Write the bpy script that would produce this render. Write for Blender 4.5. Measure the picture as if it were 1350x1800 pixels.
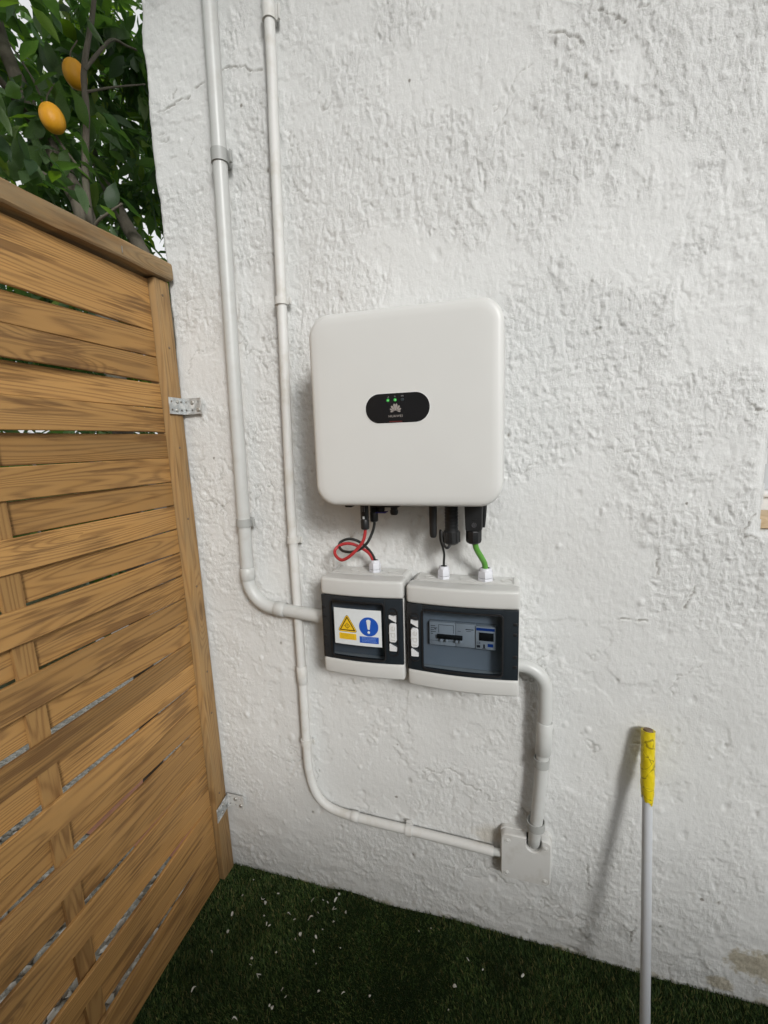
import bpy, bmesh, math, random
import numpy as np
from mathutils import Vector, Matrix

# ------------------------------------------------------------------ scene, camera, light
scene = bpy.context.scene
for o in list(bpy.data.objects):
    bpy.data.objects.remove(o, do_unlink=True)
COL = scene.collection
random.seed(7)
RNG = np.random.default_rng(11)

cam_d = bpy.data.cameras.new('camera')
cam = bpy.data.objects.new('camera', cam_d)
COL.objects.link(cam)
CAM = Vector((0.8036, -0.9988, 1.2478))
c_r = Vector((0.96014, 0.27785, -0.03035))
c_u = Vector((-0.01302, 0.15292, 0.98815))
c_f = Vector((-0.27920, 0.94837, -0.15044))
cam.matrix_world = Matrix(((c_r.x, c_u.x, -c_f.x, CAM.x), (c_r.y, c_u.y, -c_f.y, CAM.y),
                           (c_r.z, c_u.z, -c_f.z, CAM.z), (0, 0, 0, 1)))
cam_d.sensor_fit = 'HORIZONTAL'
cam_d.sensor_width = 36.0
cam_d.lens = 36.0 * 786.92 / 1350.0
cam_d.clip_start = 0.01
cam_d.clip_end = 500.0
scene.camera = cam

SUN_DIR = Vector((0.77, -1.0, 0.60)).normalized()      # towards the light
sun_el = math.asin(SUN_DIR.z)
sun_az = math.atan2(SUN_DIR.x, SUN_DIR.y)

world = bpy.data.worlds.new('World')
scene.world = world
world.use_nodes = True
wn = world.node_tree.nodes
wl = world.node_tree.links
wn.clear()
w_out = wn.new('ShaderNodeOutputWorld')
w_bg = wn.new('ShaderNodeBackground')
w_sky = wn.new('ShaderNodeTexSky')
w_sky.sky_type = 'NISHITA'
w_sky.sun_disc = False
w_sky.sun_elevation = sun_el
w_sky.sun_rotation = sun_az
w_sky.air_density = 1.0
w_sky.dust_density = 4.0
w_sky.ozone_density = 1.0
w_hs = wn.new('ShaderNodeHueSaturation')
w_hs.inputs['Saturation'].default_value = 0.05         # overcast: a nearly white sky
wl.new(w_sky.outputs[0], w_hs.inputs['Color'])
w_mix = wn.new('ShaderNodeMix')                        # even cloud cover over the clear-sky gradient
w_mix.data_type = 'RGBA'
w_mix.inputs[0].default_value = 0.55
w_mix.inputs[7].default_value = (8.3, 8.4, 8.5, 1.0)
wl.new(w_hs.outputs[0], w_mix.inputs[6])
wl.new(w_mix.outputs[2], w_bg.inputs['Color'])
w_bg.inputs['Strength'].default_value = 0.125
wl.new(w_bg.outputs[0], w_out.inputs['Surface'])

sun_d = bpy.data.lights.new('sun', 'SUN')
sun_d.energy = 1.9
sun_d.angle = math.radians(11.5)
sun_d.color = (1.0, 0.99, 0.965)
sun = bpy.data.objects.new('sun', sun_d)
COL.objects.link(sun)
sun.rotation_euler = (-SUN_DIR).to_track_quat('-Z', 'Y').to_euler()
sun.location = (3, -4, 4)

scene.render.engine = 'CYCLES'
scene.cycles.samples = 128
scene.cycles.max_bounces = 8
scene.cycles.transparent_max_bounces = 16
scene.view_settings.view_transform = 'Standard'
scene.view_settings.look = 'None'
scene.view_settings.exposure = 0.10
scene.view_settings.gamma = 1.0
scene.view_settings.use_curve_mapping = False
scene.render.resolution_x = 768
scene.render.resolution_y = 1024
scene.render.resolution_percentage = 100


# ------------------------------------------------------------------ node helpers
class NT:
    """short hand for building a material"""
    def __init__(self, name):
        self.m = bpy.data.materials.new(name)
        self.m.use_nodes = True
        self.n = self.m.node_tree.nodes
        self.l = self.m.node_tree.links
        self.n.clear()
        self.out = self.n.new('ShaderNodeOutputMaterial')

    def add(self, kind, **kw):
        nd = self.n.new(kind)
        for k, v in kw.items():
            setattr(nd, k, v)
        return nd

    def set(self, sock, v):
        if hasattr(v, 'is_linked') or isinstance(v, bpy.types.NodeSocket):
            self.l.new(v, sock)
        else:
            if isinstance(v, (tuple, list)) and len(v) == 3 and sock.type == 'RGBA':
                v = (*v, 1.0)
            sock.default_value = v

    def math(self, op, a, b=0.0, c=None, clamp=False):
        nd = self.add('ShaderNodeMath', operation=op)
        nd.use_clamp = clamp
        self.set(nd.inputs[0], a)
        self.set(nd.inputs[1], b)
        if c is not None:
            self.set(nd.inputs[2], c)
        return nd.outputs[0]

    def mix(self, fac, a, b, blend='MIX'):
        nd = self.add('ShaderNodeMix', data_type='RGBA', blend_type=blend)
        self.set(nd.inputs[0], fac)
        self.set(nd.inputs[6], a)
        self.set(nd.inputs[7], b)
        return nd.outputs[2]

    def ramp(self, fac, stops, interp='LINEAR'):
        nd = self.add('ShaderNodeValToRGB')
        cr = nd.color_ramp
        cr.interpolation = interp
        while len(cr.elements) < len(stops):
            cr.elements.new(0.5)
        for e, (p, c) in zip(cr.elements, stops):
            e.position = p
            e.color = (c, c, c, 1) if isinstance(c, (int, float)) else (*c, 1)
        self.set(nd.inputs[0], fac)
        return nd.outputs[0]

    def coords(self, kind='Object'):
        return self.add('ShaderNodeTexCoord').outputs[kind]

    def mapping(self, v, loc=(0, 0, 0), rot=(0, 0, 0), scale=(1, 1, 1)):
        nd = self.add('ShaderNodeMapping')
        self.set(nd.inputs[0], v)
        for i, q in ((1, loc), (2, rot), (3, scale)):
            self.set(nd.inputs[i], q)
        return nd.outputs[0]

    def noise(self, v, scale, detail=4.0, rough=0.55, dist=0.0):
        nd = self.add('ShaderNodeTexNoise')
        self.set(nd.inputs['Vector'], v)
        nd.inputs['Scale'].default_value = scale
        nd.inputs['Detail'].default_value = detail
        nd.inputs['Roughness'].default_value = rough
        nd.inputs['Distortion'].default_value = dist
        return nd.outputs['Fac']

    def vadd(self, a, b):
        nd = self.add('ShaderNodeVectorMath', operation='ADD')
        self.set(nd.inputs[0], a)
        self.set(nd.inputs[1], b)
        return nd.outputs[0]

    def sep(self, v):
        nd = self.add('ShaderNodeSeparateXYZ')
        self.set(nd.inputs[0], v)
        return nd.outputs

    def comb(self, x, y, z):
        nd = self.add('ShaderNodeCombineXYZ')
        for i, q in enumerate((x, y, z)):
            self.set(nd.inputs[i], q)
        return nd.outputs[0]

    def bump(self, h, strength=0.3, dist=0.002, normal=None):
        nd = self.add('ShaderNodeBump')
        self.set(nd.inputs['Height'], h)
        nd.inputs['Strength'].default_value = strength
        nd.inputs['Distance'].default_value = dist
        if normal is not None:
            self.l.new(normal, nd.inputs['Normal'])
        return nd.outputs[0]

    def principled(self, color, rough=0.5, metal=0.0, normal=None, spec=0.5, **kw):
        nd = self.add('ShaderNodeBsdfPrincipled')
        self.set(nd.inputs['Base Color'], color)
        self.set(nd.inputs['Roughness'], rough)
        self.set(nd.inputs['Metallic'], metal)
        self.set(nd.inputs['Specular IOR Level'], spec)
        if normal is not None:
            self.l.new(normal, nd.inputs['Normal'])
        for k, v in kw.items():
            self.set(nd.inputs[k], v)
        return nd

    def done(self, shader):
        self.l.new(shader.outputs[0], self.out.inputs['Surface'])
        return self.m


def plastic(name, color, rough=0.4, var=0.06, bump=0.05, scale=60, spec=0.5, dirt=0.0, dirt_col=(0.25, 0.2, 0.14)):
    t = NT(name)
    co = t.coords()
    n1 = t.noise(co, scale * 0.15, 3)
    n2 = t.noise(co, scale * 6, 3, 0.6)
    f = t.math('MULTIPLY_ADD', n1, var * 2, 1 - var)
    g = t.add('ShaderNodeMix', data_type='RGBA', blend_type='MULTIPLY')
    g.inputs[0].default_value = 1.0
    t.set(g.inputs[6], color)
    cc = t.comb(f, f, f)
    t.set(g.inputs[7], cc)
    col = g.outputs[2]
    if dirt > 0:
        d = t.ramp(t.noise(co, scale * 0.5, 6, 0.65), [(0.5, 0.0), (0.72, dirt)])
        col = t.mix(d, col, dirt_col)
    r = t.math('MULTIPLY_ADD', n1, 0.16, rough - 0.08)
    return t.done(t.principled(col, r, normal=t.bump(n2, bump, 0.0005), spec=spec))


def flat(name, color, rough=0.5, metal=0.0):
    t = NT(name)
    co = t.coords()
    n = t.noise(co, 90, 4)
    r = t.math('MULTIPLY_ADD', n, 0.2, max(rough - 0.1, 0.02))
    v = t.math('MULTIPLY_ADD', n, 0.16, 0.92)
    col = t.mix(1.0, color, t.comb(v, v, v), 'MULTIPLY')
    return t.done(t.principled(col, r, metal))


M = {}


def mat_wall():
    t = NT('white_plaster')
    co = t.coords()
    x, y, z = t.sep(co)
    n1 = t.noise(co, 2.2, 5, 0.6)
    n2 = t.noise(co, 14, 6, 0.65)
    n3 = t.noise(co, 260, 3, 0.6)
    n4 = t.noise(t.mapping(co, scale=(1, 1, 0.5)), 150, 5, 0.70)
    col = t.mix(t.ramp(n1, [(0.35, 0.0), (0.7, 1.0)]), (0.645, 0.652, 0.64), (0.685, 0.692, 0.68))
    col = t.mix(t.ramp(n2, [(0.52, 0.0), (0.75, 0.35)]), col, (0.60, 0.605, 0.59))
    # bare mortar where the paint came off: low on the right, and along the foot of the wall
    dx = t.math('MULTIPLY', t.math('SUBTRACT', x, 1.345), 9.0)
    dz = t.math('MULTIPLY', t.math('SUBTRACT', z, 0.098), 17.0)
    d = t.math('SQRT', t.math('ADD', t.math('MULTIPLY', dx, dx), t.math('MULTIPLY', dz, dz)))
    n5 = t.noise(co, 22, 6, 0.62)
    d = t.math('ADD', d, t.math('MULTIPLY', t.math('SUBTRACT', n5, 0.5), 2.6))
    m1 = t.ramp(d, [(0.55, 0.85), (0.78, 0.0)])
    dx2 = t.math('MULTIPLY', t.math('SUBTRACT', x, 1.262), 30.0)
    dz2 = t.math('MULTIPLY', t.math('SUBTRACT', z, 0.03), 38.0)
    d2 = t.math('SQRT', t.math('ADD', t.math('MULTIPLY', dx2, dx2), t.math('MULTIPLY', dz2, dz2)))
    d2 = t.math('ADD', d2, t.math('MULTIPLY', t.math('SUBTRACT', n5, 0.5), 2.0))
    m2 = t.ramp(d2, [(0.5, 0.8), (0.8, 0.0)])
    foot = t.math('ADD', t.math('MULTIPLY', z, 22.0), t.math('MULTIPLY', t.math('SUBTRACT', n5, 0.42), 5.0))
    m3 = t.ramp(foot, [(0.05, 0.75), (0.45, 0.0)])
    mortar = t.mix(t.ramp(t.noise(co, 120, 5, 0.7), [(0.35, 0.0), (0.65, 1.0)]), (0.30, 0.265, 0.19), (0.50, 0.455, 0.345))
    m = t.math('MAXIMUM', t.math('MAXIMUM', m1, m2), t.math('MULTIPLY', m3, 0.8))
    col = t.mix(m, col, mortar)
    # rust-brown damp bloom above the end of the lower pipe, and mould dots
    bx = t.math('MULTIPLY', t.math('SUBTRACT', x, 0.757), 19.0)
    bz = t.math('MULTIPLY', t.math('SUBTRACT', z, 0.287), 34.0)
    bd = t.math('SQRT', t.math('ADD', t.math('MULTIPLY', bx, bx), t.math('MULTIPLY', bz, bz)))
    bm = t.ramp(t.math('ADD', bd, t.math('MULTIPLY', t.math('SUBTRACT', n2, 0.5), 2.0)), [(0.35, 0.32), (1.0, 0.0)])
    col = t.mix(bm, col, (0.42, 0.35, 0.22))
    vo = t.add('ShaderNodeTexVoronoi')
    t.set(vo.inputs['Vector'], t.vadd(co, t.comb(t.math('MULTIPLY', n2, 0.02), 0.0, t.math('MULTIPLY', n5, 0.02))))
    vo.inputs['Scale'].default_value = 13
    sp = t.ramp(vo.outputs['Distance'], [(0.035, 1.0), (0.06, 0.0)])
    keep = t.ramp(t.sep(vo.outputs['Color'])[0], [(0.72, 0.0), (0.74, 0.8)])
    col = t.mix(t.math('MULTIPLY', sp, keep), col, (0.17, 0.15, 0.12))
    # darker tone in chips, cracks and spots, from the relief attribute
    at = t.add('ShaderNodeAttribute', attribute_name='cavity')
    col = t.mix(t.math('MULTIPLY', at.outputs['Fac'], 0.45, clamp=True), col, (0.20, 0.185, 0.155))
    h = t.math('ADD', t.math('MULTIPLY', n4, 0.8), t.math('MULTIPLY', n3, 0.3))
    ar = t.add('ShaderNodeAttribute', attribute_name='rough')
    h = t.math('MULTIPLY', h, t.math('MULTIPLY_ADD', ar.outputs['Fac'], 1.0, 0.25))
    nrm = t.bump(h, 0.75, 0.0044)
    return t.done(t.principled(col, t.math('MULTIPLY_ADD', n2, 0.25, 0.42), normal=nrm, spec=0.4))


def mat_wood(name, early, late, axis='y', gray=0.0, stain=0.8):
    t = NT(name)
    co = t.coords()
    oi = t.add('ShaderNodeObjectInfo')
    rnd = oi.outputs['Random']
    x, y, z = t.sep(co)
    if axis == 'z':
        y, z = z, y
    off = t.math('MULTIPLY', rnd, 37.0)
    yy = t.math('ADD', y, off)
    zz = t.math('ADD', z, t.math('MULTIPLY', rnd, 11.3))
    v = t.comb(t.math('MULTIPLY', x, 4.0), t.math('MULTIPLY', yy, 0.75), t.math('MULTIPLY', zz, 13.0))
    h = t.noise(v, 1.0, 1.5, 0.4, 0.0)
    # knots
    kv = t.comb(0.0, t.math('MULTIPLY', yy, 3.0), t.math('MULTIPLY', zz, 14.0))
    vo = t.add('ShaderNodeTexVoronoi', voronoi_dimensions='3D')
    t.set(vo.inputs['Vector'], kv)
    vo.inputs['Scale'].default_value = 1.0
    has = t.ramp(t.sep(vo.outputs['Color'])[1], [(0.40, 0.0), (0.44, 1.0)])
    kd = vo.outputs['Distance']
    kb = t.math('MULTIPLY', t.ramp(kd, [(0.0, 1.0), (0.42, 0.0)], 'EASE'), has)
    h2 = t.math('ADD', h, t.math('MULTIPLY', kb, 0.16))
    lines = t.math('SINE', t.math('MULTIPLY', h2, 205.0))
    lines = t.math('MULTIPLY_ADD', lines, 0.5, 0.5)
    lines = t.math('POWER', lines, 2.4)
    fine = t.noise(t.comb(t.math('MULTIPLY', x, 200.0), t.math('MULTIPLY', yy, 7.0), t.math('MULTIPLY', zz, 330.0)), 1.0, 4, 0.68)
    fac = t.math('MULTIPLY', lines, t.math('MULTIPLY_ADD', fine, 1.6, -0.1))
    col = t.mix(t.math('MULTIPLY', fac, 0.9, clamp=True), early, late)
    tone = t.noise(t.comb(0.0, t.math('MULTIPLY', yy, 2.2), t.math('MULTIPLY', zz, 5.0)), 1.0, 3, 0.6)
    tv = t.math('MULTIPLY_ADD', tone, 0.5, 0.76)
    tv = t.math('MULTIPLY', tv, t.math('MULTIPLY_ADD', rnd, 0.50, 0.76))
    col = t.mix(1.0, col, t.comb(tv, tv, tv), 'MULTIPLY')
    core = t.math('MULTIPLY', t.ramp(kd, [(0.05, 1.0), (0.13, 0.0)]), has)
    col = t.mix(t.math('MULTIPLY', core, 0.8), col, (0.09, 0.042, 0.018))
    # weather streaks: dark, drawn out along the grain, frayed
    sv = t.comb(0.0, t.math('MULTIPLY', yy, 4.0), t.math('MULTIPLY', zz, 90.0))
    st = t.noise(sv, 1.0, 5, 0.62, 0.3)
    big = t.noise(t.comb(0.0, t.math('MULTIPLY', yy, 4.2), t.math('MULTIPLY', zz, 6.0)), 1.0, 2, 0.5)
    sm = t.ramp(t.math('ADD', t.math('MULTIPLY', st, 0.5), t.math('MULTIPLY', big, 0.5)), [(0.53, 0.0), (0.585, stain)])
    col = t.mix(sm, col, (0.13, 0.062, 0.022))
    if gray > 0:
        gm = t.ramp(t.noise(t.comb(x, t.math('MULTIPLY', yy, 6.0), t.math('MULTIPLY', zz, 30.0)), 1.0, 5, 0.65), [(0.35, 0.0), (0.65, gray)])
        col = t.mix(gm, col, (0.20, 0.165, 0.105))
    hb = t.math('ADD', t.math('MULTIPLY', lines, -0.5), t.math('MULTIPLY', fine, 0.7))
    return t.done(t.principled(col, t.math('MULTIPLY_ADD', fine, 0.2, 0.50), normal=t.bump(hb, 0.5, 0.0009), spec=0.3))


def mat_leaf(name, base, dark):
    t = NT(name)
    g = t.add('ShaderNodeNewGeometry')
    oi = t.add('ShaderNodeObjectInfo')
    r = t.math('FRACT', t.math('ADD', g.outputs['Random Per Island'], t.math('MULTIPLY', oi.outputs['Random'], 7.3)))
    co = t.coords()
    n = t.noise(co, 40, 3)
    col = t.mix(r, dark, base)
    col = t.mix(t.ramp(r, [(0.80, 0.0), (0.95, 0.9)]), col, (0.16, 0.22, 0.03))
    v = t.math('MULTIPLY_ADD', n, 0.7, 0.62)
    col = t.mix(1.0, col, t.comb(v, v, v), 'MULTIPLY')
    p = t.principled(col, t.math('MULTIPLY_ADD', n, 0.2, 0.30), normal=t.bump(n, 0.25, 0.003), spec=0.5)
    tr = t.add('ShaderNodeBsdfTranslucent')
    t.set(tr.inputs['Color'], t.mix(1.0, col, (1.5, 2.0, 0.6), 'MULTIPLY'))
    mx = t.add('ShaderNodeMixShader')
    mx.inputs[0].default_value = 0.48
    t.l.new(p.outputs[0], mx.inputs[1])
    t.l.new(tr.outputs[0], mx.inputs[2])
    return t.done(mx)


def mat_turf():
    t = NT('artificial_grass')
    g = t.add('ShaderNodeNewGeometry')
    r = g.outputs['Random Per Island']
    n = t.noise(t.coords(), 6, 5, 0.62)
    n = t.ramp(n, [(0.3, 0.0), (0.7, 1.0)])
    col = t.ramp(r, [(0.0, (0.018, 0.038, 0.010)), (0.5, (0.042, 0.078, 0.020)), (0.82, (0.085, 0.115, 0.032)), (1.0, (0.16, 0.135, 0.055))])
    v = t.math('MULTIPLY_ADD', n, 1.3, 0.55)
    col = t.mix(1.0, col, t.comb(v, v, v), 'MULTIPLY')
    return t.done(t.principled(col, 0.5, spec=0.3))


def mat_turf_base():
    t = NT('turf_backing')
    co = t.coords()
    n = t.noise(co, 240, 4, 0.7)
    col = t.mix(n, (0.008, 0.016, 0.006), (0.03, 0.055, 0.017))
    return t.done(t.principled(col, 0.9, normal=t.bump(n, 1.0, 0.01), spec=0.1))


def mat_gravel():
    t = NT('pale_gravel')
    co = t.coords()
    vo = t.add('ShaderNodeTexVoronoi')
    t.set(vo.inputs['Vector'], co)
    vo.inputs['Scale'].default_value = 75
    c = t.sep(vo.outputs['Color'])[0]
    col = t.mix(c, (0.30, 0.29, 0.25), (0.60, 0.58, 0.53))
    e = t.ramp(vo.outputs['Distance'], [(0.3, 1.0), (0.75, 0.0)])
    return t.done(t.principled(col, 0.85, normal=t.bump(e, 1.0, 0.006)))


def mat_pebble():
    t = NT('pebble')
    g = t.add('ShaderNodeNewGeometry')
    n = t.noise(t.coords(), 80, 4)
    col = t.ramp(g.outputs['Random Per Island'], [(0, (0.26, 0.24, 0.20)), (0.5, (0.48, 0.46, 0.41)), (1, (0.72, 0.70, 0.66))])
    v = t.math('MULTIPLY_ADD', n, 0.5, 0.75)
    return t.done(t.principled(t.mix(1.0, col, t.comb(v, v, v), 'MULTIPLY'), 0.8))


def mat_terracotta():
    t = NT('terracotta')
    n = t.noise(t.coords(), 30, 6, 0.7)
    return t.done(t.principled(t.mix(n, (0.42, 0.17, 0.10), (0.66, 0.33, 0.22)), 0.8, normal=t.bump(n, 0.3, 0.002)))


def mat_bark():
    t = NT('bark')
    co = t.coords()
    n = t.noise(t.mapping(co, scale=(1, 1, 0.3)), 45, 6, 0.65)
    n2 = t.noise(co, 8, 4)
    col = t.mix(n, (0.055, 0.045, 0.033), (0.20, 0.175, 0.135))
    col = t.mix(t.ramp(n2, [(0.5, 0.0), (0.7, 0.5)]), col, (0.10, 0.115, 0.07))
    return t.done(t.principled(col, 0.85, normal=t.bump(n, 0.8, 0.006)))


def mat_fruit():
    t = NT('orange_peel')
    co = t.coords()
    n = t.noise(co, 420, 2)
    n2 = t.noise(co, 12, 3)
    col = t.mix(n2, (0.90, 0.36, 0.012), (0.98, 0.50, 0.03))
    return t.done(t.principled(col, 0.42, normal=t.bump(n, 0.5, 0.0015)))


def mat_galv():
    t = NT('galvanised_steel')
    co = t.coords()
    vo = t.add('ShaderNodeTexVoronoi')
    t.set(vo.inputs['Vector'], co)
    vo.inputs['Scale'].default_value = 260
    c = t.sep(vo.outputs['Color'])[0]
    n = t.noise(co, 55, 5)
    col = t.mix(c, (0.46, 0.48, 0.48), (0.56, 0.58, 0.58))
    col = t.mix(t.ramp(n, [(0.5, 0.0), (0.68, 0.7)]), col, (0.70, 0.69, 0.66))
    return t.done(t.principled(col, t.math('MULTIPLY_ADD', n, 0.3, 0.32), t.ramp(n, [(0.45, 0.75), (0.62, 0.1)])))


def mat_tint(name, tint, rough=0.06):
    t = NT(name)
    tr = t.add('ShaderNodeBsdfTransparent')
    t.set(tr.inputs['Color'], tint)
    gl = t.add('ShaderNodeBsdfGlossy')
    gl.inputs['Roughness'].default_value = rough
    t.set(gl.inputs['Color'], (0.9, 0.95, 1.0))
    lw = t.add('ShaderNodeLayerWeight')
    fr = t.add('ShaderNodeMath', operation='MULTIPLY_ADD')
    t.set(fr.inputs[0], t.math('POWER', lw.outputs['Facing'], 3.0))
    fr.inputs[1].default_value = 0.6
    fr.inputs[2].default_value = 0.05
    n = t.noise(t.coords(), 30, 4)
    f = t.math('MULTIPLY', fr.outputs[0], t.math('MULTIPLY_ADD', n, 0.5, 0.75))
    mx = t.add('ShaderNodeMixShader')
    t.set(mx.inputs[0], f)
    t.l.new(tr.outputs[0], mx.inputs[1])
    t.l.new(gl.outputs[0], mx.inputs[2])
    return t.done(mx)


def mat_tape():
    t = NT('yellow_tape')
    co = t.coords()
    n = t.noise(t.mapping(co, rot=(0.4, 0.5, 0), scale=(1, 1, 0.5)), 55, 5, 0.7, 0.8)
    n2 = t.noise(co, 140, 4, 0.6)
    col = t.mix(n, (0.52, 0.40, 0.008), (0.80, 0.64, 0.015))
    col = t.mix(t.ramp(n2, [(0.62, 0.0), (0.78, 0.6)]), col, (0.20, 0.15, 0.02))
    n3 = t.noise(t.mapping(co, rot=(0.5, 0.3, 0), scale=(0.6, 1, 1.6)), 18, 3, 0.5, 1.2)
    cr = t.math('ABSOLUTE', t.math('SUBTRACT', n3, 0.5))
    col = t.mix(t.ramp(cr, [(0.006, 0.75), (0.02, 0.0)]), col, (0.16, 0.12, 0.015))
    return t.done(t.principled(col, 0.28, normal=t.bump(n, 0.6, 0.004), spec=0.6))


def emit(name, col, s):
    t = NT(name)
    p = t.principled(col, 0.3)
    t.set(p.inputs['Emission Color'], col)
    p.inputs['Emission Strength'].default_value = s
    return t.done(p)


M['wall'] = mat_wall()
M['slat'] = mat_wood('pine_slat', (0.40, 0.220, 0.073), (0.20, 0.102, 0.035), gray=0.12, stain=0.68)
M['post'] = mat_wood('pine_post', (0.36, 0.215, 0.086), (0.22, 0.12, 0.043), axis='z', gray=0.35, stain=0.5)
M['cap'] = mat_wood('pine_cap', (0.33, 0.205, 0.09), (0.20, 0.11, 0.044), gray=0.65, stain=0.6)
M['batten'] = mat_wood('pine_batten', (0.34, 0.195, 0.07), (0.20, 0.10, 0.035), axis='z', stain=0.4)
M['leaf'] = mat_leaf('citrus_leaf', (0.135, 0.205, 0.088), (0.048, 0.096, 0.046))
M['turf'] = mat_turf()
M['turf_base'] = mat_turf_base()
M['gravel'] = mat_gravel()
M['pebble'] = mat_pebble()
M['terracotta'] = mat_terracotta()
M['bark'] = mat_bark()
M['fruit'] = mat_fruit()
M['galv'] = mat_galv()
M['tape'] = mat_tape()
M['grey_pvc'] = plastic('grey_pvc', (0.53, 0.54, 0.525), 0.38, 0.05, dirt=0.15)
M['grey_clip'] = plastic('grey_clip', (0.36, 0.368, 0.355), 0.45, 0.05)
M['white_pipe'] = plastic('painted_pipe', (0.63, 0.63, 0.61), 0.5, 0.08, 0.35, 40, dirt=0.42, dirt_col=(0.42, 0.38, 0.30))
M['cover'] = plastic('white_cover', (0.63, 0.632, 0.612), 0.42, 0.015, 0.08, 100)
M['box_grey'] = plastic('box_plastic', (0.55, 0.55, 0.53), 0.36, 0.02, 0.04)
M['gland'] = plastic('gland_plastic', (0.62, 0.63, 0.67), 0.4, 0.03, 0.04)
M['black'] = plastic('black_plastic', (0.014, 0.015, 0.016), 0.42, 0.2, 0.2, 80)
M['panel_black'] = plastic('panel_black', (0.010, 0.010, 0.011), 0.22, 0.1, 0.0)
M['smoke'] = plastic('smoked_frame', (0.018, 0.023, 0.028), 0.16, 0.25, 0.02)
M['gasket'] = plastic('gasket', (0.006, 0.006, 0.007), 0.6, 0.1)
M['tint'] = mat_tint('smoked_pane', (0.50, 0.55, 0.60), 0.1)
M['inner'] = plastic('inner_cover', (0.36, 0.39, 0.42), 0.5, 0.04)
M['inner_dark'] = plastic('inner_cover_dark', (0.17, 0.19, 0.21), 0.5, 0.04)
M['module'] = plastic('module_white', (0.66, 0.67, 0.68), 0.4, 0.03)
M['print_dark'] = flat('print_dark', (0.05, 0.05, 0.055), 0.5)
M['print_mid'] = flat('print_mid', (0.25, 0.26, 0.28), 0.5)
M['chassis'] = flat('chassis_metal', (0.45, 0.46, 0.46), 0.45, 0.4)
M['sticker'] = flat('sticker_white', (0.66, 0.69, 0.70), 0.35)
M['yellow'] = flat('sticker_yellow', (0.78, 0.50, 0.02), 0.35)
M['blue'] = flat('sticker_blue', (0.015, 0.085, 0.42), 0.35)
M['blue_pale'] = flat('print_pale_blue', (0.25, 0.36, 0.62), 0.35)
M['brown_black'] = flat('print_black', (0.035, 0.012, 0.010), 0.4)
M['amber'] = flat('print_amber', (0.42, 0.26, 0.02), 0.4)
M['logo'] = flat('logo_silver', (0.30, 0.27, 0.25), 0.4)
M['logo_red'] = flat('logo_red', (0.10, 0.012, 0.012), 0.4)
M['icon'] = flat('icon_grey', (0.11, 0.11, 0.11), 0.4)
M['led'] = emit('led_green', (0.04, 0.36, 0.06), 0.12)
M['led_core'] = emit('led_core', (0.25, 0.75, 0.28), 0.25)
M['led_off'] = flat('led_off', (0.03, 0.04, 0.045), 0.3)
M['red'] = plastic('red_cable', (0.40, 0.028, 0.030), 0.42, 0.1)
M['green'] = plastic('green_cable', (0.10, 0.30, 0.045), 0.45, 0.1)
M['cable_black'] = plastic('black_cable', (0.016, 0.017, 0.016), 0.4, 0.1)
M['blue_port'] = plastic('blue_port', (0.06, 0.06, 0.30), 0.4)
M['jbox'] = plastic('junction_cover', (0.61, 0.61, 0.59), 0.45, 0.06, 0.25, 50, dirt=0.25)
M['screw'] = flat('screw_steel', (0.42, 0.41, 0.38), 0.4, 0.7)
M['pole'] = plastic('pole_paint', (0.52, 0.54, 0.565), 0.33, 0.04, 0.03, dirt=0.12)
M['shade_dark'] = flat('painted_shade', (0.02, 0.018, 0.015), 0.9)
M['rust'] = flat('rusty_end', (0.16, 0.11, 0.07), 0.8)
M['flake'] = plastic('white_flake', (0.50, 0.49, 0.44), 0.7, 0.15)
M['tarp'] = plastic('pale_green_sheet', (0.36, 0.52, 0.40), 0.5, 0.1)
M['sill'] = mat_wood('oak_sill', (0.55, 0.42, 0.27), (0.42, 0.30, 0.18), stain=0.1)
M['win_white'] = plastic('window_white', (0.72, 0.72, 0.71), 0.35, 0.03)
M['win_glass'] = plastic('window_glass', (0.48, 0.49, 0.50), 0.05, 0.1, 0.0)
M['blocker'] = plastic('blocker_grey', (0.34, 0.33, 0.31), 0.8, 0.1)  # surface of the unseen walls added to block light
M['stone_dark'] = flat('soil', (0.06, 0.05, 0.035), 0.95)


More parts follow.
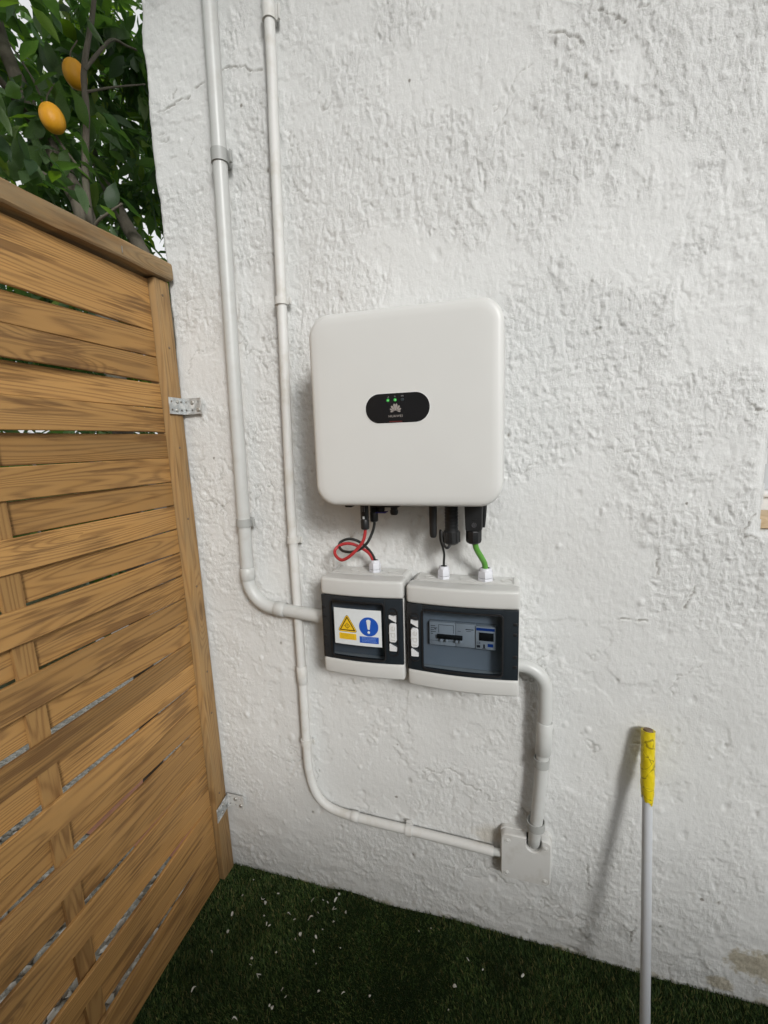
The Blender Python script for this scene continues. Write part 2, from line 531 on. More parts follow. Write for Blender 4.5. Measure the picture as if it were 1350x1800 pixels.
# ------------------------------------------------------------------ mesh helpers
class MB:
    def __init__(self):
        self.v = []
        self.f = []

    def add(self, vs, fs):
        b = len(self.v)
        self.v.extend([tuple(p) for p in vs])
        self.f.extend([tuple(i + b for i in q) for q in fs])
        return self

    def box(self, x0, x1, y0, y1, z0, z1, bev=0.0, seg=2, nx=1):
        bm = bmesh.new()
        bmesh.ops.create_cube(bm, size=1.0)
        for q in bm.verts:
            q.co = Vector((x0 + (q.co.x + .5) * (x1 - x0), y0 + (q.co.y + .5) * (y1 - y0), z0 + (q.co.z + .5) * (z1 - z0)))
        if bev > 0:
            bmesh.ops.bevel(bm, geom=list(bm.edges), offset=bev, segments=seg, affect='EDGES', profile=0.5)
        if nx > 1:
            for k in range(1, nx):
                xc = x0 + (x1 - x0) * k / nx
                bmesh.ops.bisect_plane(bm, geom=list(bm.verts) + list(bm.edges) + list(bm.faces), plane_co=(xc, 0, 0), plane_no=(1, 0, 0))
        bm.verts.index_update()
        self.add([q.co for q in bm.verts], [[q.index for q in f.verts] for f in bm.faces])
        bm.free()
        return self

    def tube(self, path, r, n=20, caps=True, inner=None):
        """sweep a circle along a path; r a number or a list"""
        P = [Vector(p) for p in path]
        k = len(P)
        R = [r] * k if isinstance(r, (int, float)) else list(r)
        T = []
        for i in range(k):
            d = P[min(i + 1, k - 1)] - P[max(i - 1, 0)]
            T.append(d.normalized())
        up = Vector((0, 0, 1)) if abs(T[0].z) < 0.9 else Vector((1, 0, 0))
        u = T[0].cross(up).normalized()
        vs = []
        for i in range(k):
            u = (u - T[i] * u.dot(T[i])).normalized()
            w = T[i].cross(u)
            for j in range(n):
                a = 2 * math.pi * j / n
                vs.append(P[i] + (u * math.cos(a) + w * math.sin(a)) * R[i])
        fs = []
        for i in range(k - 1):
            for j in range(n):
                j2 = (j + 1) % n
                fs.append((i * n + j, i * n + j2, (i + 1) * n + j2, (i + 1) * n + j))
        if caps:
            fs.append(tuple(range(n - 1, -1, -1)))
            fs.append(tuple((k - 1) * n + j for j in range(n)))
        return self.add(vs, fs)

    def lathe(self, c, prof, axis='z', n=24, sq=None):
        """profile of (radius, height); sq gives a polygon count for hex shapes"""
        n = sq or n
        vs = []
        for r, h in prof:
            for j in range(n):
                a = 2 * math.pi * (j + (0.5 if sq else 0)) / n
                ca, sa = r * math.cos(a), r * math.sin(a)
                vs.append({'z': (c[0] + ca, c[1] + sa, c[2] + h), 'y': (c[0] + ca, c[1] + h, c[2] - sa), 'x': (c[0] + h, c[1] + ca, c[2] + sa)}[axis])
        fs = []
        k = len(prof)
        for i in range(k - 1):
            for j in range(n):
                j2 = (j + 1) % n
                fs.append((i * n + j, i * n + j2, (i + 1) * n + j2, (i + 1) * n + j))
        fs.append(tuple(range(n - 1, -1, -1)))
        fs.append(tuple((k - 1) * n + j for j in range(n)))
        return self.add(vs, fs)

    def loft(self, cx, cz, w, h, r, levels, n=8, cap0=True, cap1=True):
        """rounded rectangle in x-z, lofted through (inset, y) levels"""
        vs = []
        m = 0
        for ins, y in levels:
            o = rr(w - 2 * ins, h - 2 * ins, max(r - ins, 0.0008), n)
            m = len(o)
            vs.extend([(cx + a, y, cz + b) for a, b in o])
        fs = []
        for i in range(len(levels) - 1):
            for j in range(m):
                j2 = (j + 1) % m
                fs.append((i * m + j, (i + 1) * m + j, (i + 1) * m + j2, i * m + j2))
        if cap0:
            fs.append(tuple(range(m)))
        if cap1:
            fs.append(tuple((len(levels) - 1) * m + j for j in range(m - 1, -1, -1)))
        return self.add(vs, fs)

    def ring(self, cx, cz, w, h, r, t, y0, y1, n=8):
        """rounded rectangular frame of width t between y0 (front) and y1 (back)"""
        o = rr(w, h, r, n)
        i_ = rr(w - 2 * t, h - 2 * t, max(r - t, 0.001), n)
        m = len(o)
        vs = []
        for y in (y0, y1):
            vs += [(cx + a, y, cz + b) for a, b in o]
            vs += [(cx + a, y, cz + b) for a, b in i_]
        fs = []
        for j in range(m):
            k = (j + 1) % m
            fs.append((j, k, m + k, m + j))
            fs.append((2 * m + j, 3 * m + j, 3 * m + k, 2 * m + k))
            fs.append((j, 2 * m + j, 2 * m + k, k))
            fs.append((m + j, m + k, 3 * m + k, 3 * m + j))
        return self.add(vs, fs)

    def prism(self, pts, y0, y1):
        """polygon in x-z extruded from y0 (front) to y1"""
        n = len(pts)
        vs = [(a, y0, b) for a, b in pts] + [(a, y1, b) for a, b in pts]
        fs = [tuple(range(n)), tuple(range(2 * n - 1, n - 1, -1))]
        for j in range(n):
            k = (j + 1) % n
            fs.append((j, n + j, n + k, k))
        return self.add(vs, fs)

    def map(self, fn):
        self.v = [tuple(fn(Vector(p))) for p in self.v]
        return self

    def build(self, name, mat, parent=None, sharp=35, smooth=True):
        o0 = parent.matrix_world.translation if parent else Vector((0, 0, 0))
        off = world_off(parent)
        me = bpy.data.meshes.new(name)
        me.from_pydata([(p[0] - off.x, p[1] - off.y, p[2] - off.z) for p in self.v], [], self.f)
        bm = bmesh.new()
        bm.from_mesh(me)
        bmesh.ops.recalc_face_normals(bm, faces=list(bm.faces))
        bm.to_mesh(me)
        bm.free()
        me.materials.append(M[mat] if isinstance(mat, str) else mat)
        if smooth:
            me.polygons.foreach_set('use_smooth', [True] * len(me.polygons))
            me.set_sharp_from_angle(angle=math.radians(sharp))
        ob = bpy.data.objects.new(name, me)
        COL.objects.link(ob)
        if parent:
            ob.parent = parent
        return ob


OFF = {}


def world_off(ob):
    """translation of a (translated only) parent chain"""
    v = Vector((0, 0, 0))
    while ob is not None:
        v += ob.location
        ob = ob.parent
    return v


def rr(w, h, r, n=8):
    r = min(r, w / 2 - 1e-5, h / 2 - 1e-5)
    pts = []
    for cx, cz, a0 in ((w / 2 - r, -h / 2 + r, -90), (w / 2 - r, h / 2 - r, 0), (-w / 2 + r, h / 2 - r, 90), (-w / 2 + r, -h / 2 + r, 180)):
        for k in range(n + 1):
            a = math.radians(a0 + 90 * k / n)
            pts.append((cx + r * math.cos(a), cz + r * math.sin(a)))
    return pts


def tag(o, label, cat, group=None, kind=None):
    if label:
        o['label'] = label
    if cat:
        o['category'] = cat
    if group:
        o['group'] = group
    if kind:
        o['kind'] = kind
    return o


def thing(name, loc, label, cat, group=None):
    o = bpy.data.objects.new(name, None)
    o.empty_display_size = 0.05
    COL.objects.link(o)
    o.location = loc
    return tag(o, label, cat, group)


def spline(pts, n=12):
    """Catmull-Rom through pts"""
    P = [Vector(p) for p in pts]
    P = [P[0] * 2 - P[1]] + P + [P[-1] * 2 - P[-2]]
    out = []
    for i in range(1, len(P) - 2):
        for k in range(n):
            t = k / n
            a, b, c, d = P[i - 1], P[i], P[i + 1], P[i + 2]
            out.append(0.5 * ((2 * b) + (c - a) * t + (2 * a - 5 * b + 4 * c - d) * t * t + (3 * b - a - 3 * c + d) * t ** 3))
    out.append(P[-2])
    return out


def text_mesh(txt, size, depth):
    """flat lettering as mesh data in x-y"""
    cu = bpy.data.curves.new('lettering', 'FONT')
    cu.body = txt
    cu.size = size
    cu.extrude = depth
    cu.align_x = 'CENTER'
    cu.align_y = 'CENTER'
    cu.resolution_u = 3
    cu.space_character = 1.12
    ob = bpy.data.objects.new('lettering', cu)
    COL.objects.link(ob)
    dg = bpy.context.evaluated_depsgraph_get()
    dg.update()
    me = bpy.data.meshes.new_from_object(ob.evaluated_get(dg))
    bpy.data.objects.remove(ob, do_unlink=True)
    vs = [tuple(q.co) for q in me.vertices]
    fs = [tuple(p.vertices) for p in me.polygons]
    bpy.data.meshes.remove(me)
    return vs, fs


# ------------------------------------------------------------------ value noise for the relief
def vnoise(x, z, scale, seed, ax=1.0, az=1.0):
    r = np.random.default_rng(seed)
    L = r.random((257, 257)).astype(np.float32)
    u = np.mod(x * scale * ax + 1000.37 + seed * 3.1, 256.0)
    w = np.mod(z * scale * az + 1000.71 + seed * 1.7, 256.0)
    i = np.floor(u).astype(int)
    j = np.floor(w).astype(int)
    fu, fw = u - i, w - j
    i = np.clip(i, 0, 255)
    j = np.clip(j, 0, 255)
    fu = fu * fu * fu * (fu * (fu * 6 - 15) + 10)
    fw = fw * fw * fw * (fw * (fw * 6 - 15) + 10)
    a, b, c, d = L[i, j], L[i + 1, j], L[i, j + 1], L[i + 1, j + 1]
    return (a * (1 - fu) + b * fu) * (1 - fw) + (c * (1 - fu) + d * fu) * fw


def fbm(x, z, scale, seed, octs=4, gain=0.5, ax=1.0, az=1.0):
    s = 0
    a = 1.0
    tot = 0
    for k in range(octs):
        c, q = math.cos(0.6 * k), math.sin(0.6 * k)
        s = s + a * vnoise(x * c * ax - z * q * az, x * q * ax + z * c * az, scale * 2.03 ** k, seed + 13 * k)
        tot += a
        a *= gain
    return s / tot


def sstep(a, b, x):
    t = np.clip((x - a) / (b - a), 0, 1)
    return t * t * (3 - 2 * t)


def relief(x, z):
    """plaster height in metres, positive towards the viewer, and a cavity mask"""
    wx = (fbm(x, z, 34, 5, 2) - 0.5) * 0.010
    wz = (fbm(x, z, 34, 6, 2) - 0.5) * 0.014
    X, Z = x + wx, z + wz
    h = (fbm(x, z, 3.2, 1, 3) - 0.5) * 0.010
    pm = fbm(X, Z, 5.5, 2, 5, 0.6)
    rough = sstep(0.40, 0.60, pm)
    smooth_zone = np.exp(-(((x - 1.14) / 0.28) ** 2 + ((z - 0.62) / 0.30) ** 2) ** 2) + 0.7 * np.exp(-(((x - 0.42) / 0.14) ** 2 + ((z - 0.54) / 0.12) ** 2)) + 0.6 * np.exp(-((x - 0.10) / 0.10) ** 2) * sstep(0.5, 0.9, z)
    rough = np.clip(rough * (1 - 0.9 * np.clip(smooth_zone, 0, 1)) + 0.28, 0.16, 1.0)
    up = sstep(1.05, 1.75, z)
    rough = rough * (0.62 + 0.38 * sstep(0.6, 1.2, z))
    rough = rough * (1 + 0.12 * sstep(0.55, 0.85, x) * sstep(1.1, 1.5, z))
    # brushed lumps, drawn out vertically higher up on the wall
    lum = (fbm(X, Z, 120, 21, 2, 0.6, 1.0, 0.42) - 0.5) * up + (fbm(X, Z, 115, 22, 2, 0.6, 0.75, 1.05) - 0.5) * (1 - up)
    med = fbm(X, Z, 24, 26, 3, 0.5, 1.0, 0.7) - 0.5
    fine = (fbm(X, Z, 150, 23, 2, 0.6, 1.0, 0.55) - 0.5)
    h = h + rough * (0.0024 * lum + 0.0018 * fine) + 0.0019 * med * np.clip(rough, 0.3, 1)
    # raised flecks and torn-out chips with firm edges
    n = fbm(X, Z, 105, 24, 3, 0.6, 1.0, 0.62)
    h = h + rough * 0.0011 * sstep(0.62, 0.70, n)
    n = fbm(X, Z, 95, 25, 3, 0.6, 1.0, 0.7)
    ch = sstep(0.655, 0.70, n)
    h = h - rough * 0.0017 * ch
    cav = ch * 0.08 * np.clip(rough, 0, 1)
    # old paint layers broken off along ragged edges, only here and there
    for sd, sc, th, st in ((31, 7, 0.56, 0.0011), (33, 17, 0.62, 0.0010)):
        q = fbm(x + wx * .7, z + wz * .7, sc, sd, 6, 0.62)
        br = sstep(0.45, 0.58, fbm(x, z, 6, sd + 7, 3))
        e = sstep(th - 0.010, th + 0.004, q)
        h = h - st * e * br
        cav = np.maximum(cav, np.exp(-((q - th) / 0.006) ** 2) * 0.22 * br)
    # hairline cracks, broken up by a second noise
    ck = np.abs(fbm(X, Z, 2.6, 51, 6, 0.62) - 0.5)
    br = sstep(0.60, 0.66, fbm(x, z, 8, 52, 2))
    cm = np.exp(-(ck / 0.0026) ** 2) * br
    h = h - 0.0024 * cm
    cav = np.maximum(cav, cm * 0.95)
    r = np.random.default_rng(77)
    return h, cav, r, rough


# ------------------------------------------------------------------ ground
def sheet(name, x0, x1, y0, y1, z, mat, nx=1, ny=1, fz=None):
    xs = np.linspace(x0, x1, nx + 1)
    ys = np.linspace(y0, y1, ny + 1)
    vs = [(a, b, z + (fz(a, b) if fz else 0)) for b in ys for a in xs]
    fs = [(j * (nx + 1) + i, j * (nx + 1) + i + 1, (j + 1) * (nx + 1) + i + 1, (j + 1) * (nx + 1) + i) for j in range(ny) for i in range(nx)]
    return MB().add(vs, fs).build(name, mat, None, 60)


g = sheet('ground', -60, 60, -60, 60, -0.03, 'stone_dark', 8, 8)
tag(g, None, None, kind='structure')
g = sheet('gravel_path', -2.6, -0.055, -2.6, 2.4, -0.016, 'gravel', 24, 24)
tag(g, None, None, kind='structure')
g = sheet('terracotta_paving', -0.62, -0.055, -0.018, 0.34, -0.012, 'terracotta', 6, 6)
tag(g, None, None, kind='structure')


def turf_z(x, y):
    """the carpet is not stretched flat: a fold runs out from the fence corner"""
    d = (x - 0.046) * 0.75 - (y + 0.315) * 0.66       # distance across the fold
    d2 = (x - 0.30) * 0.75 - (y + 0.315) * 0.66
    edge = 0.010 * math.exp(-((y + 0.004) / 0.022) ** 2)
    return 0.011 * math.exp(-((d - 0.045) / 0.05) ** 2) - 0.004 * math.exp(-((d + 0.01) / 0.02) ** 2) + 0.008 * math.exp(-((d2 - 0.05) / 0.10) ** 2) + edge + 0.003 * math.sin(9 * x + 4 * y)


turf = sheet('turf_floor', -0.035, 3.0, -2.4, 0.0, -0.006, 'turf_base', 150, 110, turf_z)
tag(turf, None, None, kind='structure')


def blades():
    n = 260000
    x = RNG.uniform(-0.03, 1.9, n)
    y = RNG.uniform(-1.05, 0.001, n)
    k = (y > -0.72) | (RNG.random(n) < 0.45)
    x, y = x[k], y[k]
    n = len(x)
    d = (x - 0.046) * 0.75 - (y + 0.315) * 0.66
    d2 = (x - 0.30) * 0.75 - (y + 0.315) * 0.66
    z = -0.008 + 0.011 * np.exp(-((d - 0.045) / 0.05) ** 2) - 0.004 * np.exp(-((d + 0.01) / 0.02) ** 2) + 0.008 * np.exp(-((d2 - 0.05) / 0.10) ** 2) + 0.010 * np.exp(-((y + 0.004) / 0.022) ** 2) + 0.003 * np.sin(9 * x + 4 * y)
    h = RNG.uniform(0.007, 0.014, n)
    a = RNG.uniform(0, 2 * np.pi, n)
    w = RNG.uniform(0.0005, 0.0010, n)
    # the pile leans in patches, which gives the carpet its light and dark sweeps
    la = 6.0 * fbm(x, y, 3.0, 91, 2) + RNG.normal(0, 1.1, n)
    ln = RNG.uniform(0.1, 0.8, n) * h
    dx, dy = np.cos(la) * ln, np.sin(la) * ln
    px, py = np.cos(a) * w, np.sin(a) * w
    V = np.zeros((n, 5, 3), np.float32)
    V[:, 0] = np.stack([x - px, y - py, z], 1)
    V[:, 1] = np.stack([x + px, y + py, z], 1)
    V[:, 2] = np.stack([x + px * .8 + dx * .35, y + py * .8 + dy * .35, z + h * .6], 1)
    V[:, 3] = np.stack([x - px * .8 + dx * .35, y - py * .8 + dy * .35, z + h * .6], 1)
    V[:, 4] = np.stack([x + dx, y + dy, z + h], 1)
    V[:, :, 1] = np.minimum(V[:, :, 1], 0.004)
    me = bpy.data.meshes.new('turf_grass')
    base = np.arange(n) * 5
    loops = np.stack([base, base + 1, base + 2, base + 3, base + 3, base + 2, base + 4], 1).ravel()
    st = np.stack([np.arange(n) * 7, np.arange(n) * 7 + 4], 1).ravel()
    me.vertices.add(n * 5)
    me.vertices.foreach_set('co', V.ravel())
    me.loops.add(n * 7)
    me.loops.foreach_set('vertex_index', loops.astype(np.int32))
    me.polygons.add(n * 2)
    me.polygons.foreach_set('loop_start', st.astype(np.int32))
    me.update(calc_edges=True)
    me.validate()
    me.materials.append(M['turf'])
    o = bpy.data.objects.new('turf_grass', me)
    COL.objects.link(o)
    tag(o, 'dark green artificial grass pile covering the floor', 'grass', kind='stuff')


blades()


def pebbles():
    bm = bmesh.new()
    bmesh.ops.create_icosphere(bm, subdivisions=1, radius=1.0)
    tv = np.array([q.co[:] for q in bm.verts])
    tf = np.array([[q.index for q in f.verts] for f in bm.faces])
    bm.free()
    n = 2600
    V = []
    F = []
    for i in range(n):
        s = random.uniform(0.005, 0.014)
        sc = np.array([random.uniform(.7, 1.3), random.uniform(.7, 1.3), random.uniform(.45, .8)]) * s
        a = random.uniform(0, 6.28)
        p = tv * sc * (1 + RNG.uniform(-.16, .16, (len(tv), 1)))
        R = np.array([[math.cos(a), -math.sin(a), 0], [math.sin(a), math.cos(a), 0], [0, 0, 1]])
        p = p @ R.T + np.array([random.uniform(-1.1, -0.07), random.uniform(-1.3, -0.04), -0.014 + sc[2] * 0.5])
        V.append(p)
        F.append(tf + i * len(tv))
    mb = MB()
    mb.v = [tuple(p) for p in np.concatenate(V)]
    mb.f = [tuple(int(i) for i in q) for q in np.concatenate(F)]
    o = mb.build('pebble_bed', 'pebble', None, 60)
    tag(o, 'pale pebbles strewn on the ground behind the fence', 'gravel', kind='stuff')


pebbles()


# ------------------------------------------------------------------ the plaster wall
HX0, HX1, HZ0, HZ1 = 1.250, 2.05, 1.062, 2.05


def edge_x(z):
    return np.interp(z, [0, 0.9, 1.6, 1.75, 2.0, 2.3, 3.2], [-0.02, -0.036, -0.036, -0.038, -0.045, -0.042, -0.04]) + (fbm(z * 0 + 3.3, z, 14, 61, 3) - 0.5) * 0.014


CRACKS = [[(0.008, 2.035), (0.028, 2.037), (0.053, 2.049), (0.084, 2.048)], [(0.046, 2.06), (0.053, 2.073)], [(0.099, 2.066), (0.12, 2.068)], [(0.167, 2.085), (0.2, 2.082), (0.224, 2.078), (0.235, 2.064), (0.265, 2.06)], [(1.219, 1.3), (1.232, 1.287), (1.247, 1.284)], [(1.24, 1.094), (1.224, 1.06), (1.229, 1.051), (1.248, 1.05)], [(1.154, 0.948), (1.134, 0.902)], [(1.062, 0.123), (1.076, 0.104), (1.077, 0.081)], [(1.076, 0.104), (1.085, 0.126)], [(1.083, 0.998), (1.085, 0.968)], [(0.854, 1.981), (0.878, 1.975), (0.898, 1.964), (0.917, 1.949)], [(0.934, 2.002), (0.962, 1.984), (0.98, 1.967)], [(0.945, 1.456), (0.963, 1.454)], [(0.262, 1.69), (0.269, 1.677)], [(1.021, 0.868), (1.069, 0.867)], [(0.978, 0.261), (0.985, 0.201)]]
SPOTS = [(0.212, 0.732), (0.277, 0.242), (0.073, 1.099), (0.56, 0.178), (0.129, 1.92), (1.243, 0.235), (1.135, 0.143), (0.790, 1.258), (0.261, 1.863), (0.919, 1.899)]


def build_wall():
    fine = 0.0026
    r = 0.011
    arc = list(np.linspace(-r * math.pi / 2, 0, 9))[:-1]
    side = list(np.linspace(-r * math.pi / 2 - 0.26, -r * math.pi / 2, 22))[:-1]
    us = side + arc + list(np.arange(0, 1.42, fine)) + list(np.arange(1.42, 1.6, 0.008)) + list(np.arange(1.6, 3.2, 0.03))
    zs = list(np.arange(-0.03, 2.30, fine)) + list(np.arange(2.30, 2.45, 0.008)) + list(np.arange(2.45, 3.3, 0.03))
    us = np.array(us)
    zs = np.array(zs)
    U, Z = np.meshgrid(us, zs, indexing='ij')
    h, cav, r2, rough = relief(U, Z)
    # specific marks: pits, blisters, drip lumps
    k = 320
    px = r2.uniform(0, 1.4, k)
    pz = r2.uniform(0.02, 2.2, k)
    ps = r2.uniform(0.003, 0.009, k)
    pa = np.where(r2.random(k) < 0.55, -1, 1) * r2.uniform(0.0008, 0.0026, k)
    for a, b, s, q in zip(px, pz, ps, pa):
        i0, i1 = np.searchsorted(us, [a - 3 * s, a + 3 * s])
        j0, j1 = np.searchsorted(zs, [b - 3 * s, b + 3 * s])
        uu, zz = U[i0:i1, j0:j1], Z[i0:i1, j0:j1]
        g_ = np.exp(-(((uu - a) / s) ** 2 + ((zz - b) / (s * 1.3)) ** 2) ** 1.6)
        h[i0:i1, j0:j1] += q * g_
        if q < -0.0025:
            cav[i0:i1, j0:j1] = np.maximum(cav[i0:i1, j0:j1], g_ * 0.6)
    # cracks and scratches that run through the paint
    for line in CRACKS:
        for (a, b), (c, e) in zip(line[:-1], line[1:]):
            i0, i1 = np.searchsorted(us, [min(a, c) - 0.015, max(a, c) + 0.015])
            j0, j1 = np.searchsorted(zs, [min(b, e) - 0.015, max(b, e) + 0.015])
            uu, zz = U[i0:i1, j0:j1], Z[i0:i1, j0:j1]
            uu = uu + (fbm(uu, zz, 120, 81, 2) - 0.5) * 0.010
            zz = zz + (fbm(uu, zz, 120, 82, 2) - 0.5) * 0.010
            L2 = (c - a) ** 2 + (e - b) ** 2
            t_ = np.clip(((uu - a) * (c - a) + (zz - b) * (e - b)) / L2, 0, 1)
            dd = np.sqrt((uu - a - t_ * (c - a)) ** 2 + (zz - b - t_ * (e - b)) ** 2)
            g_ = np.exp(-(dd / 0.0017) ** 2)
            h[i0:i1, j0:j1] -= 0.0022 * g_
            h[i0:i1, j0:j1] += 0.0009 * np.exp(-((dd - 0.004) / 0.0025) ** 2)
            cav[i0:i1, j0:j1] = np.maximum(cav[i0:i1, j0:j1], g_ * 1.6)
    for a, b in SPOTS:
        dd = ((U - a) / 0.0032) ** 2 + ((Z - b) / 0.0042) ** 2
        g_ = np.exp(-dd ** 1.5)
        h -= 0.002 * g_
        cav = np.maximum(cav, g_ * 2.0)
    # a lumpier band low down, and the rounded arris of the window opening
    low = np.exp(-((Z - 0.10) / 0.13) ** 2)
    h += low * 0.0045 * (fbm(U, Z, 26, 71, 4, 0.55, 0.7, 1.2) - 0.45)
    dxh = np.maximum(np.maximum(HX0 - U, U - HX1), 0)
    dzh = np.maximum(np.maximum(HZ0 - Z, Z - HZ1), 0)
    dh = np.sqrt(dxh ** 2 + dzh ** 2)
    h = h * sstep(0, 0.02, dh) - 0.002 * np.exp(-(dh / 0.006) ** 2)
    side_m = U < 0
    h = np.where(side_m, h * 0.6, h)
    ex = edge_x(Z)
    th = np.clip(-U / r, 0, math.pi / 2)
    X = np.where(U >= 0, U + (ex + r) * np.exp(-np.maximum(U, 0) / 0.05), ex + r - r * np.sin(th))
    Y = np.where(U >= 0, 0.0, r - r * np.cos(th) + np.maximum(-U - r * math.pi / 2, 0))
    nx = np.where(U >= 0, 0.0, -np.sin(th))
    ny = np.where(U >= 0, -1.0, -np.cos(th))
    X = X + nx * h
    Y = Y + ny * h
    n, m = U.shape
    co = np.stack([X, Y, Z], -1).reshape(-1, 3).astype(np.float32)
    I, J = np.meshgrid(np.arange(n - 1), np.arange(m - 1), indexing='ij')
    uc = (us[:-1] + us[1:]) / 2
    zc = (zs[:-1] + zs[1:]) / 2
    UC, ZC = np.meshgrid(uc, zc, indexing='ij')
    jag = 0.0015 * np.sin(ZC * 90) + 0.004 * (1.39 - ZC) / 0.3 * 0.6
    keep = ~((UC > HX0 + jag) & (UC < HX1) & (ZC > HZ0 + 0.002 * np.sin(UC * 130)) & (ZC < HZ1))
    I, J = I[keep], J[keep]
    q = np.stack([I * m + J, (I + 1) * m + J, (I + 1) * m + J + 1, I * m + J + 1], 1)
    me = bpy.data.meshes.new('plaster')
    me.vertices.add(n * m)
    me.vertices.foreach_set('co', co.ravel())
    me.loops.add(q.size)
    me.loops.foreach_set('vertex_index', q.ravel().astype(np.int32))
    me.polygons.add(len(q))
    me.polygons.foreach_set('loop_start', (np.arange(len(q)) * 4).astype(np.int32))
    me.polygons.foreach_set('use_smooth', np.ones(len(q), bool))
    me.update(calc_edges=True)
    at = me.attributes.new('cavity', 'FLOAT', 'POINT')
    at.data.foreach_set('value', cav.ravel().astype(np.float32))
    at = me.attributes.new('rough', 'FLOAT', 'POINT')
    at.data.foreach_set('value', rough.ravel().astype(np.float32))
    me.materials.append(M['wall'])
    o = bpy.data.objects.new('plaster', me)
    COL.objects.link(o)
    return o


wall = thing('house_wall', (0.6, 0.1, 0.0), 'rough white painted plaster wall with flaking paint, carrying the electrical boxes', 'wall')
pl = build_wall()
pl.parent = wall
pl.location = -wall.location
# body of the wall behind the render coat, and the reveals of the opening
mb = MB()
mb.box(0.0, HX0 - 0.03, 0.03, 0.26, -0.02, 3.27)
mb.box(HX0 - 0.03, 3.16, 0.03, 0.26, -0.02, HZ0 - 0.03)
mb.box(HX0 - 0.03, 3.16, 0.03, 0.26, HZ1 + 0.03, 3.27)
mb.box(HX1 + 0.03, 3.16, 0.03, 0.26, HZ0 - 0.03, HZ1 + 0.03)
mb.build('masonry', 'wall', wall)
mb = MB()
mb.box(HX0 - 0.025, HX0 + 0.0015, 0.003, 0.25, HZ0 - 0.02, HZ1 + 0.02)
mb.box(HX1 - 0.0015, HX1 + 0.025, 0.003, 0.25, HZ0 - 0.02, HZ1 + 0.02)
mb.box(HX0 + 0.002, HX1 - 0.002, 0.003, 0.25, HZ1, HZ1 + 0.025)
mb.box(HX0 + 0.002, HX1 - 0.002, 0.003, 0.25, HZ0 - 0.028, HZ0 + 0.001)
mb.build('window_reveal', 'wall', wall)
win = bpy.data.objects.new('window', None)
COL.objects.link(win)
win.parent = wall
win.location = Vector((1.65, 0.15, HZ0)) - wall.location
MB().box(HX0 + 0.004, HX1 - 0.004, 0.012, 0.135, HZ0 + 0.003, HZ0 + 0.022, 0.003).build('sill', 'sill', win)
mb = MB()
mb.box(HX0 + 0.003, HX0 + 0.055, 0.138, 0.19, HZ0 + 0.004, HZ1 - 0.004, 0.004)
mb.box(HX1 - 0.055, HX1 - 0.003, 0.138, 0.19, HZ0 + 0.004, HZ1 - 0.004, 0.004)
mb.box(HX0 + 0.057, HX1 - 0.057, 0.139, 0.19, HZ0 + 0.004, HZ0 + 0.062, 0.004)
mb.box(HX0 + 0.057, HX1 - 0.057, 0.128, 0.137, HZ0 + 0.05, HZ0 + 0.062, 0.003)
mb.box(HX0 + 0.057, HX1 - 0.057, 0.139, 0.19, HZ1 - 0.06, HZ1 - 0.004, 0.004)
mb.box(HX0 + 0.38, HX0 + 0.44, 0.139, 0.19, HZ0 + 0.064, HZ1 - 0.062, 0.004)
mb.build('window_frame', 'win_white', win)
for a, b in ((HX0 + 0.057, HX0 + 0.378), (HX0 + 0.442, HX1 - 0.057)):
    MB().box(a, b, 0.162, 0.168, HZ0 + 0.064, HZ1 - 0.062).build('pane', 'win_glass', win)

# unseen slab, added overhead to cut skylight from the wall and floor
pc = MB().box(0.02, 4.2, -1.15, -0.012, 3.00, 3.16, 0.01).build('added_shade_slab', 'win_white', None)
tag(pc, None, None, kind='structure')
pw_ = MB().box(-4.0, 1.6, -3.9, -3.7, -0.02, 4.3, 0.01).build('added_sky_blocker', 'blocker', None)  # unseen wall, added behind the camera to block sky from the left
tag(pw_, None, None, kind='structure')
pw_ = MB().box(-0.02, 5.0, -2.25, -2.10, -0.02, 1.42, 0.01).build('added_low_blocker', 'blocker', None)  # unseen low wall, added to darken the turf and lower plaster
tag(pw_, None, None, kind='structure')

# ------------------------------------------------------------------ wooden fence
FT = -0.0206
fence = thing('wooden_fence', (0.012, -0.013, 0.0), 'woven pine slat fence panel with flat cap rail, meeting the wall at the corner', 'fence')
fence.rotation_euler = (0, FT, 0)


def fmesh(mb, name, mat, loc=(0, 0, 0), parent=None):
    o = mb.build(name, mat, None)
    o.parent = parent or fence
    o.location = loc
    return o


FL = 1.64
fmesh(MB().box(-0.046, 0.0, -0.047, 0.0, 0.012, 1.657, 0.003), 'post', 'post')
fmesh(MB().box(-0.046, 0.0, -FL - 0.047, -FL, 0.012, 1.657, 0.003).map(lambda p: Vector((p.x + 0.085 * FL * max(0, 1 - p.z / 1.15), p.y, p.z))), 'post', 'post')


def cap_mesh():
    mb = MB()
    n = 40
    sec = [(-0.056, 1.660), (-0.056, 1.696), (-0.052, 1.699), (0.009, 1.700), (0.0125, 1.697), (0.0135, 1.692), (0.0125, 1.664), (0.009, 1.660)]
    vs = []
    for k in range(n + 1):
        y = -FL - 0.06 + (FL + 0.062) * k / n
        for a, b in sec:
            vs.append((a + random.uniform(-.0009, .0009), y, b + random.uniform(-.0009, .0009)))
    m = len(sec)
    fs = [(i * m + j, i * m + (j + 1) % m, (i + 1) * m + (j + 1) % m, (i + 1) * m + j) for i in range(n) for j in range(m)]
    fs += [tuple(range(m)), tuple(n * m + j for j in range(m))]
    return mb.add(vs, fs)


fmesh(cap_mesh(), 'cap_rail', 'cap')
BY = 0.452            # distance of the woven batten from the end of the fence


